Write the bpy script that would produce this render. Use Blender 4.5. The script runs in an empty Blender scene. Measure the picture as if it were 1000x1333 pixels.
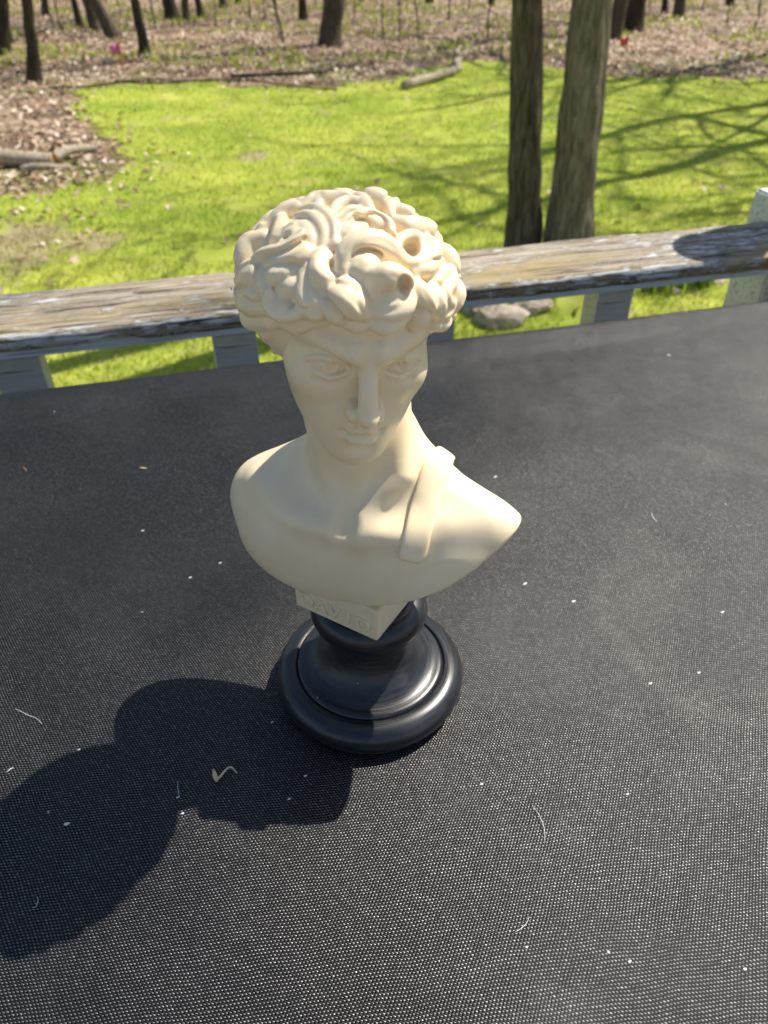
import bpy, bmesh, math, random
import numpy as np
from mathutils import Vector, Matrix
from mathutils.bvhtree import BVHTree

# ------------------------------------------------------------------ camera
SC = bpy.context.scene
COL = SC.collection
TABLE_Z = 1.58                      # table top above the lawn (deck 0.85 + table 0.73)
BX, BY = -0.0088, 0.313             # axis of the pedestal on the table
CAM = Vector((0.0, 0.0, TABLE_Z + 0.383))
PITCH = math.radians(38.0)
FPX = 970.0                         # focal length in pixels of the 1000 x 1333 photograph
cam_data = bpy.data.cameras.new('camera')
cam = bpy.data.objects.new('camera', cam_data)
COL.objects.link(cam)
cam.location = CAM
cam.rotation_euler = (math.pi / 2 - PITCH, 0, 0)
cam_data.sensor_fit = 'VERTICAL'
cam_data.sensor_height = 36.0
cam_data.lens = FPX / 1333.0 * 36.0
cam_data.clip_start = 0.01
cam_data.clip_end = 2000
cam_data.dof.use_dof = True
cam_data.dof.focus_distance = 0.35
cam_data.dof.aperture_fstop = 13.5
SC.camera = cam

# ------------------------------------------------------------------ sky, sun, exposure
SUN_AZ = math.radians(35.0)       # direction to the sun in the ground plane
SUN_EL = math.radians(54.5)
to_sun = Vector((math.cos(SUN_AZ) * math.cos(SUN_EL), math.sin(SUN_AZ) * math.cos(SUN_EL), math.sin(SUN_EL)))
world = bpy.data.worlds.new('World')
SC.world = world
world.use_nodes = True
wn = world.node_tree
wn.nodes.clear()
sky = wn.nodes.new('ShaderNodeTexSky')
sky.sky_type = 'NISHITA'
sky.sun_disc = False
sky.sun_elevation = SUN_EL
sky.sun_rotation = math.pi / 2 - SUN_AZ
bg = wn.nodes.new('ShaderNodeBackground')
bg.inputs['Strength'].default_value = 0.09
wo = wn.nodes.new('ShaderNodeOutputWorld')
wn.links.new(sky.outputs[0], bg.inputs[0])
wn.links.new(bg.outputs[0], wo.inputs[0])
sun_d = bpy.data.lights.new('sun', 'SUN')
sun_d.energy = 5.0
sun_d.angle = math.radians(0.53)
sun_d.color = (1.0, 0.94, 0.84)
sun = bpy.data.objects.new('sun', sun_d)
COL.objects.link(sun)
sun.location = (6, 6, 12)
sun.rotation_euler = to_sun.to_track_quat('Z', 'Y').to_euler()
SC.view_settings.view_transform = 'Standard'
SC.view_settings.look = 'None'
SC.view_settings.gamma = 1.0
SC.view_settings.use_curve_mapping = False
SC.view_settings.exposure = 0.55
SC.cycles.use_denoising = True
SC.cycles.max_bounces = 8

rng = np.random.default_rng(7)
random.seed(7)

# ------------------------------------------------------------------ helpers
C38, S38 = math.cos(PITCH), math.sin(PITCH)
def ray(px, py):
    a, b = (px - 500.0) / FPX, (666.5 - py) / FPX
    return Vector((a, C38 + b * S38, -S38 + b * C38))
def on_z(px, py, z):                # the point of a pixel on a level plane
    d = ray(px, py)
    return CAM + d * ((z - CAM.z) / d.z)
def on_y(px, py, y):                # the point of a pixel on an upright plane
    d = ray(px, py)
    return CAM + d * (y / d.y)

def tag(o, label=None, cat=None, group=None, kind=None):
    for k, v in (('label', label), ('category', cat), ('group', group), ('kind', kind)):
        if v: o[k] = v
    return o
def empty(name, loc, rz=0.0):
    o = bpy.data.objects.new(name, None)
    o.empty_display_size = 0.05
    o.location = loc
    o.rotation_euler = (0, 0, rz)
    COL.objects.link(o)
    return o
def link(name, me, mat=None, parent=None, loc=None, smooth=False, rot=None):
    o = bpy.data.objects.new(name, me)
    if mat is not None and not me.materials: me.materials.append(mat)
    if smooth: me.polygons.foreach_set('use_smooth', [True] * len(me.polygons))
    COL.objects.link(o)
    if parent is not None: o.parent = parent
    if loc is not None: o.location = loc
    if rot is not None: o.rotation_euler = rot
    return o
def mesh_np(name, V, F):            # V (n,3); F (m,k) all faces with k corners
    me = bpy.data.meshes.new(name)
    V = np.asarray(V, np.float32); F = np.asarray(F, np.int32)
    me.vertices.add(len(V)); me.vertices.foreach_set('co', V.ravel())
    k = F.shape[1]
    me.loops.add(F.size); me.loops.foreach_set('vertex_index', F.ravel())
    me.polygons.add(len(F)); me.polygons.foreach_set('loop_start', np.arange(0, F.size, k, dtype=np.int32))
    me.update(calc_edges=True)
    return me
def mesh_bm(name, bm):
    me = bpy.data.meshes.new(name)
    bmesh.ops.recalc_face_normals(bm, faces=bm.faces)
    bm.to_mesh(me); bm.free()
    return me
def box_mesh(name, x0, x1, y0, y1, z0, z1, bevel=0.0, seg=2):
    bm = bmesh.new()
    bmesh.ops.create_cube(bm, size=1.0)
    for v in bm.verts:
        v.co = Vector((x0 + (v.co.x + .5) * (x1 - x0), y0 + (v.co.y + .5) * (y1 - y0), z0 + (v.co.z + .5) * (z1 - z0)))
    if bevel: bmesh.ops.bevel(bm, geom=bm.edges[:], offset=bevel, segments=seg, affect='EDGES', profile=0.6)
    return mesh_bm(name, bm)
def tube(P, R, seg=8, cap=True, twist=None):   # swept tube: points (n,3), radii (n,) or (n,seg)
    P = np.asarray(P, float); n = len(P)
    T = np.gradient(P, axis=0); T /= np.linalg.norm(T, axis=1)[:, None] + 1e-12
    a = np.array([0., 0, 1]) if abs(T[0, 2]) < .9 else np.array([1., 0, 0])
    N = np.zeros_like(P); B = np.zeros_like(P)
    v = np.cross(T[0], a); v /= np.linalg.norm(v)
    for i in range(n):
        v = v - T[i] * np.dot(v, T[i]); v /= np.linalg.norm(v) + 1e-12
        N[i] = v; B[i] = np.cross(T[i], v)
    ang = np.linspace(0, 2 * math.pi, seg, endpoint=False)
    R = np.asarray(R, float)
    if R.ndim == 1: R = np.repeat(R[:, None], seg, 1)
    V = P[:, None] + R[:, :, None] * (np.cos(ang)[None, :, None] * N[:, None] + np.sin(ang)[None, :, None] * B[:, None])
    V = V.reshape(-1, 3)
    i = np.arange(n - 1)[:, None] * seg; j = np.arange(seg)[None]; k = (j + 1) % seg
    F = np.stack([i + j, i + k, i + seg + k, i + seg + j], -1).reshape(-1, 4)
    if cap:
        V = np.vstack([V, P[0], P[-1]]); c0, c1 = len(V) - 2, len(V) - 1
        j = np.arange(seg); k = (j + 1) % seg; o = (n - 1) * seg
        F = np.vstack([F, np.stack([k, j, np.full(seg, c0), np.full(seg, c0)], -1), np.stack([o + j, o + k, np.full(seg, c1), np.full(seg, c1)], -1)])
    return V, F
class MB:                           # collects tubes and quads for ONE mesh
    def __init__(s): s.V = []; s.F = []; s.n = 0
    def add(s, V, F):
        s.V.append(np.asarray(V, float)); s.F.append(np.asarray(F) + s.n); s.n += len(V)
    def mesh(s, name):
        V = np.vstack(s.V); F = np.vstack(s.F)
        me = bpy.data.meshes.new(name)
        fl = [tuple(f[:3]) if f[2] == f[3] else tuple(f) for f in F.tolist()]
        me.from_pydata(V.tolist(), [], fl); me.update()
        return me
def spline(P, n):                   # Catmull-Rom through control rows, n samples a span
    P = np.asarray(P, float)
    Q = np.vstack([2 * P[0] - P[1], P, 2 * P[-1] - P[-2]])
    out = []
    for i in range(1, len(Q) - 2):
        t = np.linspace(0, 1, n, endpoint=False)[:, None]
        a, b, c, d = Q[i - 1], Q[i], Q[i + 1], Q[i + 2]
        out.append(.5 * (2 * b + (c - a) * t + (2 * a - 5 * b + 4 * c - d) * t ** 2 + (3 * b - a - 3 * c + d) * t ** 3))
    out.append(P[-1:])
    return np.vstack(out)
def lattice_noise(x, y, seed=0):    # smooth 2-D value noise in numpy, about -1..1
    x = np.asarray(x, float); y = np.asarray(y, float)
    tab = np.random.default_rng(seed).uniform(-1, 1, (64, 64))
    xi = np.floor(x).astype(int); yi = np.floor(y).astype(int)
    fx = x - xi; fy = y - yi
    fx = fx * fx * (3 - 2 * fx); fy = fy * fy * (3 - 2 * fy)
    g = lambda a, b: tab[a % 64, b % 64]
    return (g(xi, yi) * (1 - fx) + g(xi + 1, yi) * fx) * (1 - fy) + (g(xi, yi + 1) * (1 - fx) + g(xi + 1, yi + 1) * fx) * fy

# ------------------------------------------------------------------ material helpers
class NT:
    def __init__(s, name):
        s.m = bpy.data.materials.new(name); s.m.use_nodes = True
        s.t = s.m.node_tree; s.t.nodes.clear()
        s.out = s.t.nodes.new('ShaderNodeOutputMaterial')
    def n(s, kind, props=None, **ins):
        o = s.t.nodes.new('ShaderNode' + kind)
        for k, v in (props or {}).items(): setattr(o, k, v)
        for k, v in ins.items():
            k2 = int(k[1:]) if k[0] == 'i' and k[1:].isdigit() else k.replace('_', ' ')
            s.set(o.inputs[k2], v)
        return o
    def set(s, sock, v):
        if isinstance(v, bpy.types.NodeSocket): s.t.links.new(v, sock)
        elif isinstance(v, bpy.types.Node): s.t.links.new(v.outputs[0], sock)
        else:
            if sock.type == 'RGBA' and len(v) == 3: v = (*v, 1)
            sock.default_value = v
    def math(s, op, a, b=None, c=None, clamp=False):
        o = s.t.nodes.new('ShaderNodeMath'); o.operation = op; o.use_clamp = clamp
        s.set(o.inputs[0], a)
        if b is not None: s.set(o.inputs[1], b)
        if c is not None: s.set(o.inputs[2], c)
        return o.outputs[0]
    def mix(s, f, a, b, blend='MIX'):
        o = s.t.nodes.new('ShaderNodeMix'); o.data_type = 'RGBA'; o.blend_type = blend
        s.set(o.inputs[0], f); s.set(o.inputs[6], a); s.set(o.inputs[7], b)
        return o.outputs[2]
    def coord(s, which='Object', scale=None, rot=None):
        o = s.n('TexCoord').outputs[which]
        if scale is None and rot is None: return o
        return s.n('Mapping', None, Vector=o, Scale=scale or (1, 1, 1), Rotation=rot or (0, 0, 0)).outputs[0]
    def noise(s, vec, scale, detail=4, rough=.55, dist=0.0):
        return s.n('TexNoise', None, Vector=vec, Scale=scale, Detail=detail, Roughness=rough, Distortion=dist).outputs[0]
    def ramp(s, f, stops, interp='LINEAR'):
        o = s.n('ValToRGB', None, Fac=f); cr = o.color_ramp; cr.interpolation = interp
        while len(cr.elements) < len(stops): cr.elements.new(0.5)
        for e, (p, c) in zip(cr.elements, stops):
            e.position = p; e.color = (c, c, c, 1) if isinstance(c, (int, float)) else (*c, 1)
        return o.outputs[0]
    def bump(s, h, strength=.5, dist=.001, normal=None):
        o = s.n('Bump', None, Strength=strength, Distance=dist, Height=h)
        if normal is not None: s.set(o.inputs['Normal'], normal)
        return o.outputs[0]
    def bsdf(s, **ins):
        o = s.n('BsdfPrincipled', None, **ins)
        s.t.links.new(o.outputs[0], s.out.inputs[0])
        return o
# ================================================================== ground, lawn, woods floor
def ground_material():
    m = NT('woods_floor')
    co = m.coord()
    n1 = m.noise(co, 1.1, 6, .62); n2 = m.noise(co, 14, 5, .7); v = m.n('TexVoronoi', {'feature': 'F1'}, Vector=co, Scale=16.0)
    leaf = m.ramp(v.outputs['Color'], [(0, (.16, .095, .055)), (.4, (.36, .25, .17)), (.75, (.50, .38, .28)), (1, (.62, .51, .41))])
    soil = m.mix(n2, (.085, .058, .038), (.20, .145, .10))
    c = m.mix(m.ramp(n1, [(.38, 0.), (.55, 1.)]), soil, leaf)
    moss = m.ramp(m.noise(co, .45, 5, .65), [(.50, 0.), (.62, 1.)])
    c = m.mix(m.math('MULTIPLY', moss, .6), c, (.24, .29, .07))
    m.bsdf(Base_Color=c, Roughness=.95, Specular_IOR_Level=.15, Normal=m.bump(m.math('ADD', v.outputs['Distance'], n2), .9, .05))
    return m.m
def lawn_colour(m, co):
    n1 = m.noise(co, .7, 5, .6); n2 = m.noise(co, 5.5, 4, .65); n3 = m.noise(co, 45, 3, .7)
    c = m.mix(m.ramp(n1, [(.36, 0.), (.64, 1.)]), (.31, .42, .042), (.60, .64, .105))
    c = m.mix(m.math('MULTIPLY', m.ramp(n2, [(.48, 0.), (.78, 1.)]), .55), c, (.64, .57, .20))
    bare = m.ramp(m.noise(co, 1.6, 5, .7), [(.58, 0.), (.72, 1.)])
    c = m.mix(m.math('MULTIPLY', bare, .75), c, (.50, .39, .25))
    for px, py, rad in ((5, 325, .55), (40, 305, .35), (120, 318, .28), (330, 205, .2)):      # worn bare spots
        p = on_z(px, py, 0)
        dd = m.n('VectorMath', {'operation': 'DISTANCE'}, i0=co, i1=(p.x, p.y, 0)).outputs['Value']
        c = m.mix(m.math('MULTIPLY', m.ramp(m.math('ADD', m.math('DIVIDE', dd, rad * 2), m.math('MULTIPLY', m.math('SUBTRACT', n2, .5), 1.2)), [(.28, 1.), (.55, 0.)]), .85), c, (.52, .40, .27))
    return m.mix(m.math('MULTIPLY', n3, .4), c, (.17, .23, .02))
def lawn_material():
    m = NT('lawn')
    co = m.coord()
    m.bsdf(Base_Color=lawn_colour(m, co), Roughness=.9, Specular_IOR_Level=.2, Normal=m.bump(m.noise(co, 60, 4, .7), .8, .03))
    return m.m
def blade_material(name, tint=None):
    m = NT(name)
    co = m.coord()
    col = lawn_colour(m, co) if tint is None else tint
    rnd = m.n('NewGeometry').outputs['Random Per Island']
    col = m.mix(m.math('MULTIPLY', rnd, .5), col, (.60, .62, .16))
    d = m.n('BsdfPrincipled', None, Base_Color=col, Roughness=.6, Specular_IOR_Level=.3)
    t = m.n('BsdfTranslucent', None, Color=m.mix(.35, col, (.50, .60, .03)))
    x = m.n('MixShader', None, Fac=.45)
    m.t.links.new(d.outputs[0], x.inputs[1]); m.t.links.new(t.outputs[0], x.inputs[2]); m.t.links.new(x.outputs[0], m.out.inputs[0])
    return m.m

def relief(x, y):                    # gentle rise and fall of the yard
    return .05 * lattice_noise(x * .35, y * .35, 3) + .02 * lattice_noise(x * 1.3, y * 1.3, 4)

xs = np.concatenate([np.linspace(-500, -30, 14), np.linspace(-28, 28, 113), np.linspace(30, 500, 14)])
ys = np.concatenate([np.linspace(-500, -8, 14), np.linspace(-6, 50, 113), np.linspace(55, 500, 14)])
gx, gy = np.meshgrid(xs, ys, indexing='ij')
gz = np.where((np.abs(gx) < 29) & (gy > -7) & (gy < 52), relief(gx, gy), 0) - .012
nx, ny = gx.shape
ii = np.arange(nx - 1)[:, None] * ny + np.arange(ny - 1)[None]
gf = np.stack([ii, ii + ny, ii + ny + 1, ii + 1], -1).reshape(-1, 4)
tag(link('ground', mesh_np('ground', np.stack([gx, gy, gz], -1).reshape(-1, 3), gf), ground_material(), smooth=True), kind='structure')

# lawn outline: traced along its far edge, the leaf bed on the left cuts into it
edge_px = [(-150, 250), (-60, 252), (0, 247), (60, 246), (110, 240), (150, 216), (140, 190), (100, 160), (76, 130), (128, 113), (210, 108), (300, 106), (380, 112), (440, 110),
           (520, 98), (600, 77), (660, 82), (720, 90), (800, 99), (900, 97), (1000, 96), (1100, 95)]
edge = [on_z(x, y, 0).xy for x, y in edge_px]
outline = [(-16, -4), (-16, 6.3)] + [tuple(e) for e in edge] + [(18, 15.5), (18, -4)]
OUT = np.array(outline)
def in_lawn(x, y):
    x = np.asarray(x); y = np.asarray(y); r = np.zeros(x.shape, bool)
    P = OUT; Q = np.roll(OUT, -1, 0)
    for (x0, y0), (x1, y1) in zip(P, Q):
        c = ((y0 > y) != (y1 > y)) & (x < (x1 - x0) * (y - y0) / (y1 - y0 + 1e-12) + x0)
        r ^= c
    return r
h = .14
lx, ly = np.meshgrid(np.arange(-16, 18, h), np.arange(-4, 19.5, h), indexing='ij')
wx = lx + .22 * lattice_noise(lx * 2.1, ly * 2.1, 5) + .1 * lattice_noise(lx * 6, ly * 6, 8); wy = ly + .4 * lattice_noise(lx * 1.7, ly * 1.7, 6) + .12 * lattice_noise(lx * 6, ly * 6, 9)
keep = in_lawn(wx, wy)
nx, ny = lx.shape
ii = np.arange(nx - 1)[:, None] * ny + np.arange(ny - 1)[None]
kf = keep[:-1, :-1] & keep[1:, :-1] & keep[1:, 1:] & keep[:-1, 1:]
lf_ = np.stack([ii, ii + ny, ii + ny + 1, ii + 1], -1)[kf]
used = np.unique(lf_); remap = np.full(nx * ny, -1); remap[used] = np.arange(len(used))
lv = np.stack([lx, ly, relief(lx, ly) + .006], -1).reshape(-1, 3)[used]
tag(link('lawn', mesh_np('lawn', lv, remap[lf_]), lawn_material(), smooth=True), kind='structure')

def scatter_blades(n, region, hgt, wid, seed):
    g = np.random.default_rng(seed)
    px, py = region(g, n)
    a = g.uniform(0, 2 * math.pi, len(px)); hh = g.uniform(.55, 1.25, len(px)) * hgt; ww = wid * g.uniform(.7, 1.3, len(px))
    ln = g.normal(0, .45, (len(px), 2)) * hh[:, None]
    z = relief(px, py) + .003
    base = np.stack([px, py, z], -1); s = np.stack([np.cos(a) * ww, np.sin(a) * ww, 0 * a], -1)
    tip = base + np.stack([ln[:, 0], ln[:, 1], hh], -1); mid = base + np.stack([ln[:, 0] * .3, ln[:, 1] * .3, hh * .6], -1)
    V = np.stack([base - s, base + s, mid + s * .8, tip, mid - s * .8], 1).reshape(-1, 3)
    i = np.arange(len(px))[:, None] * 5
    F = np.vstack([i + [0, 1, 2], i + [0, 2, 4], i + [4, 2, 3]])
    return mesh_np('grass', V, F)
def lawn_region(g, n):
    y = 1.6 + 15.5 * g.random(n) ** 1.15; x = (g.random(n) * 2 - 1) * (2.2 + y * .95)
    k = in_lawn(x + .22 * lattice_noise(x * 2.1, y * 2.1, 5), y + .4 * lattice_noise(x * 1.7, y * 1.7, 6))
    k &= lattice_noise(x * 1.6, y * 1.6, 12) > -.75
    return x[k], y[k]
tag(link('grass', scatter_blades(235000, lawn_region, .036, .0050, 21), blade_material('grass_blade')), 'short bright green spring grass of the lawn', 'grass', kind='stuff')

def woods_region(g, n):
    y = 15 + 20 * g.random(n); x = (g.random(n) * 2 - 1) * (1.6 + y * .95)
    k = ~in_lawn(x, y) & (lattice_noise(x * .9, y * .9, 15) > .12)
    return x[k], y[k]
tag(link('ground_cover', scatter_blades(25000, woods_region, .13, .02, 22), blade_material('ground_cover_leaf', (.26, .33, .06))), 'patchy low green plants sprouting through the woods floor', 'ground cover', kind='stuff')

# fallen leaves
def leaf_litter(n, seed):
    g = np.random.default_rng(seed)
    y = 4 + 32 * g.random(n) ** .9; x = (g.random(n) * 2 - 1) * (2.0 + y * .95)
    k = ~in_lawn(x, y) & (y > 4)
    jx, jy = x + g.normal(0, .35, n), y + g.normal(0, .55, n)
    k |= ~in_lawn(jx, jy) & (y > 4)
    k |= (g.random(n) < .008) | ((g.random(n) < .16) & (x < -2.2) & (y < 9))
    x, y = x[k], y[k]; n = len(x)
    a = g.uniform(0, 6.283, n); s = g.uniform(.022, .055, n)
    u = np.stack([np.cos(a), np.sin(a), g.normal(0, .35, n)], -1) * s[:, None]; v = np.stack([-np.sin(a), np.cos(a), g.normal(0, .35, n)], -1) * (s * .55)[:, None]
    b = np.stack([x, y, relief(x, y) + g.uniform(.008, .035, n)], -1); up = np.array([0, 0, 1.]) * (s * g.uniform(-.3, .6, n))[:, None]
    V = np.stack([b - u, b - v + up, b + u, b + v + up], 1).reshape(-1, 3)
    i = np.arange(n)[:, None] * 4
    return mesh_np('leaf_litter', V, np.vstack([i + [0, 1, 2], i + [0, 2, 3]]))
def litter_material():
    m = NT('dry_leaf')
    r = m.n('NewGeometry').outputs['Random Per Island']
    c = m.ramp(r, [(0, (.15, .085, .045)), (.35, (.38, .24, .15)), (.7, (.56, .41, .28)), (.93, (.70, .58, .45)), (1, (.78, .70, .60))])
    m.bsdf(Base_Color=c, Roughness=.55, Specular_IOR_Level=.4)
    return m.m
tag(link('leaf_litter', leaf_litter(135000, 31), litter_material()), 'dry brown fallen leaves covering the woods floor', 'leaf litter', kind='stuff')

# ================================================================== trees
def bark_material(name, dark, light, sc=1.0, green=.25):
    m = NT(name)
    co = m.coord('Object')
    st = m.n('Mapping', None, Vector=co, Scale=(1, 1, .16)).outputs[0]
    n1 = m.noise(st, 26 * sc, 5, .7, .6); n2 = m.noise(co, 3.0, 4); n3 = m.noise(st, 90 * sc, 3, .6)
    c = m.mix(m.ramp(n1, [(.36, 0.), (.66, 1.)]), dark, light)
    c = m.mix(m.math('MULTIPLY', m.ramp(n2, [(.5, 0.), (.75, 1.)]), green), c, (.16, .17, .035))
    c = m.mix(m.math('MULTIPLY', n3, .35), c, tuple(v * .45 for v in dark))
    m.bsdf(Base_Color=c, Roughness=.9, Specular_IOR_Level=.2, Normal=m.bump(m.math('ADD', n1, m.math('MULTIPLY', n3, .4)), .9, .02))
    return m.m
BARK = bark_material('bark_grey', (.050, .038, .027), (.19, .15, .105))
BARK_DARK = bark_material('bark_dark', (.026, .019, .014), (.105, .082, .058))
BARK_NEAR = bark_material('bark_ridged', (.115, .092, .066), (.42, .345, .25), 1.3, .08)
BARK_TWIN = bark_material('bark_ridged_dark', (.055, .043, .030), (.28, .22, .15), 1.3, .3)
YOUNG_LEAF = blade_material('young_leaf', (.22, .32, .03))

def bark_radii(P, R, seg, amp, seed):    # ridged trunk surface: radii per ring and segment
    g = np.random.default_rng(seed)
    a = np.arange(seg) / seg
    zz = np.linspace(0, 1, len(P))[:, None] * 14
    rid = np.abs(lattice_noise(np.broadcast_to(a * 26, (len(P), seg)) + .5 * lattice_noise(zz * 1.3 + a * 3, zz, seed), zz * .6 + 0 * a, seed + 1))
    return np.asarray(R)[:, None] * (1 + amp * (rid - .4) + .05 * lattice_noise(a * 4 + 0 * zz, zz * .4 + 0 * a, seed + 2))
def limb(mb, p, d, L, r, depth, g, n=7, seg=6, leaf=None):
    pts = [np.array(p, float)]; d = np.array(d, float); d /= np.linalg.norm(d)
    for i in range(n):
        d = d + g.normal(0, .13, 3) + np.array([0, 0, .05]); d /= np.linalg.norm(d)
        pts.append(pts[-1] + d * L / n)
    rr = r * np.linspace(1, .25, n + 1)
    mb.add(*tube(pts, rr, seg, cap=False))
    if leaf is not None and depth <= 1:
        for q in pts[2:]:
            for _ in range(2): leaf.append(q + g.normal(0, .12, 3))
    if depth <= 0: return
    for k in range(3 + (depth > 1)):
        i = int(g.integers(2, n + 1)); t = pts[i] - pts[i - 1]; t /= np.linalg.norm(t)
        s = np.cross(t, g.normal(size=3)); s /= np.linalg.norm(s)
        limb(mb, pts[i], t * .75 + s * .8, L * g.uniform(.45, .65), rr[i] * .65, depth - 1, g, 5, 4 if depth < 2 else 5, leaf)
def leaf_mesh(pts, g, size):
    P = np.array(pts); n = len(P)
    a = g.normal(size=(n, 3)); a /= np.linalg.norm(a, axis=1)[:, None]; b = np.cross(a, g.normal(size=(n, 3))); b /= np.linalg.norm(b, axis=1)[:, None]
    s = size * g.uniform(.6, 1.3, n)[:, None]
    V = np.stack([P - a * s, P - b * s * .5, P + a * s, P + b * s * .5], 1).reshape(-1, 3)
    i = np.arange(n)[:, None] * 4
    return mesh_np('leaf', V, i + [0, 1, 2, 3])
def tree(base, top, r0, height, seed, label, group=None, bark=BARK, name='tree', flare=1.7, limbs=9, seg=14, leaves=True):
    """base on the ground; top = a point the trunk passes through (lean and size come from it)"""
    g = np.random.default_rng(seed)
    base = np.array(base, float); lean = np.array(top, float) - base; lean = lean / lean[2]
    root = empty(name, base)
    tag(root, label, 'tree', group)
    z = np.concatenate([np.linspace(-.1, .9, 9), np.linspace(1.2, height, 18)])
    wob = np.cumsum(g.normal(0, .035, (len(z), 2)), 0) * np.clip(z / 3, 0, 1)[:, None]
    le = np.where(z < 3, z, 3 + (z - 3) * .45)
    P = np.stack([lean[0] * le + wob[:, 0], lean[1] * le + wob[:, 1], z], -1)
    R = r0 * (1 - .8 * np.clip(z / height, 0, 1)) * (1 + (flare - 1) * np.exp(-np.clip(z + .1, 0, 9) / .22))
    mb = MB(); mb.add(*tube(P, bark_radii(P, R, seg, .16, seed), seg, cap=True))
    link('trunk', mb.mesh('trunk'), bark, root, smooth=True)
    mb = MB(); lv = []
    for k in range(limbs):
        i = int(g.integers(12, len(z) - 1)); a = g.uniform(0, 6.283)
        d = np.array([math.cos(a), math.sin(a), g.uniform(.35, 1.0)])
        limb(mb, P[i], d, height * g.uniform(.2, .34), R[i] * .6, 2, g, leaf=lv if leaves else None)
    cr = link('crown', mb.mesh('crown'), bark, root, smooth=True)
    if leaves and lv: tag(link('foliage', leaf_mesh(lv, g, .05), YOUNG_LEAF, cr), kind='stuff')
    return root
def px_tree(bx, by, tx, ty, wpx, height, seed, label, **kw):
    b = on_z(bx, by, 0); b.z = float(relief(b.x, b.y)) ; t = on_y(tx, ty, b.y)
    depth = b.y * C38 + (CAM.z) * S38
    return tree(b, t, wpx / FPX * depth * .5, height, seed, label, **kw)

# the twin trunks close behind the railing
def twin_tree():
    b = on_z(712, 338, 0); root = empty('twin_trunk_tree', (b.x, b.y, 0))
    tag(root, 'two ridged grey trunks rising from one base just beyond the deck railing', 'tree')
    g = np.random.default_rng(5)
    crown = MB(); lv = []
    for k, (bx, tx, wb, wt, bark) in enumerate(((681, 688, 44, 41, BARK_TWIN), (738, 768, 58, 47, BARK_NEAR))):
        p0 = on_y(bx, 338, b.y + (.05 if k == 0 else -.03)); p1 = on_y(tx, 0, p0.y)
        dep = b.y * C38 + 1.9 * S38; r0, r1 = wb / FPX * dep / 2, wt / FPX * (b.y * C38 + .35 * S38) / 2
        z = np.concatenate([np.linspace(-.15, 2.0, 60), np.linspace(2.1, 15, 30)])
        t = (z - p0.z) / (p1.z - p0.z); te = np.where(z < 2.5, t, t[z >= 2.5].min() + (t - t[z >= 2.5].min()) * .5)
        P = np.stack([p0.x + (p1.x - p0.x) * te - b.x, np.full_like(z, p0.y - b.y) + (.02 if k == 0 else -.02) * z, z], -1)
        R = (r0 + (r1 - r0) * np.clip(t, 0, 1)) * (1 - .8 * np.clip((z - 2) / 13, 0, 1)) * (1 + .5 * np.exp(-np.clip(z + .15, 0, 9) / .16))
        mb = MB(); mb.add(*tube(P, bark_radii(P, R, 72, .20, 40 + k), 72))
        link('trunk', mb.mesh('trunk'), bark, root, smooth=True)
        for j in range(11):
            i = int(g.integers(64, 88)); a = g.uniform(0, 6.283)
            limb(crown, P[i], (math.cos(a), math.sin(a), g.uniform(.4, 1)), g.uniform(2.5, 4.5), R[i] * .55, 2, g, leaf=lv)
    cr = link('crown', crown.mesh('crown'), BARK, root, smooth=True)
    tag(link('foliage', leaf_mesh(lv, g, .05), YOUNG_LEAF, cr), kind='stuff')
twin_tree()

GW = 'bare trees standing in the woods'
px_tree(46, 110, 36, 0, 15, 13, 101, 'slim dark trunk at the lawn corner beside the leaf bed', group=None, bark=BARK_DARK)
px_tree(5, 72, 2, 0, 17, 14, 102, 'dark trunk in the woods left behind the slim corner tree', bark=BARK_DARK)
px_tree(190, 75, 178, 0, 12, 13, 103, 'thin leaning trunk in the woods behind the pink marker flag', bark=BARK_DARK)
px_tree(149, 48, 122, 0, 15, 15, 104, 'thick trunk leaning hard left in the woods behind the marker flag', bark=BARK)
px_tree(430, 60, 432, 0, 27, 17, 105, 'stout trunk with flared foot on the woods floor beyond the lawn', bark=BARK, flare=1.5)
px_tree(822, 40, 828, 0, 24, 17, 106, 'stout dark trunk with flared foot beyond the twin trunks', bark=BARK_DARK, flare=1.6)
for i, (bx, by, tx, w) in enumerate([(105, 38, 96, 8), (125, 40, 112, 12), (225, 26, 220, 16), (243, 27, 241, 9), (262, 21, 258, 8), (292, 10, 290, 9), (395, 26, 393, 10), (884, 22, 886, 13), (865, 15, 866, 7),
                                      (780, 12, 781, 10), (310, 5, 308, 7), (60, 20, 58, 8), (560, 4, 560, 9), (640, 6, 642, 8), (950, 8, 955, 9), (470, 3, 470, 7)]):
    px_tree(bx, by, tx, 0 if by > 8 else -40, w, 15, 120 + i, 'bare grey trunk rising deep in the woods', group=GW, bark=BARK if i % 2 else BARK_DARK, limbs=6, seg=10)
# woods going on beside and beyond the picture
g = np.random.default_rng(77)
n = 0
while n < 14:
    x, y = g.uniform(-30, 30), g.uniform(17, 48)
    if abs(x) < .60 * y and y < 36: continue
    tree((x, y, float(relief(np.array(x), np.array(y)))), (x + g.normal(0, .08), y, 1.5), g.uniform(.10, .22), g.uniform(12, 18), 200 + n, 'bare grey trunk rising deep in the woods', group=GW, bark=BARK if n % 2 else BARK_DARK, limbs=5, seg=8, leaves=False)
    n += 1
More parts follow.
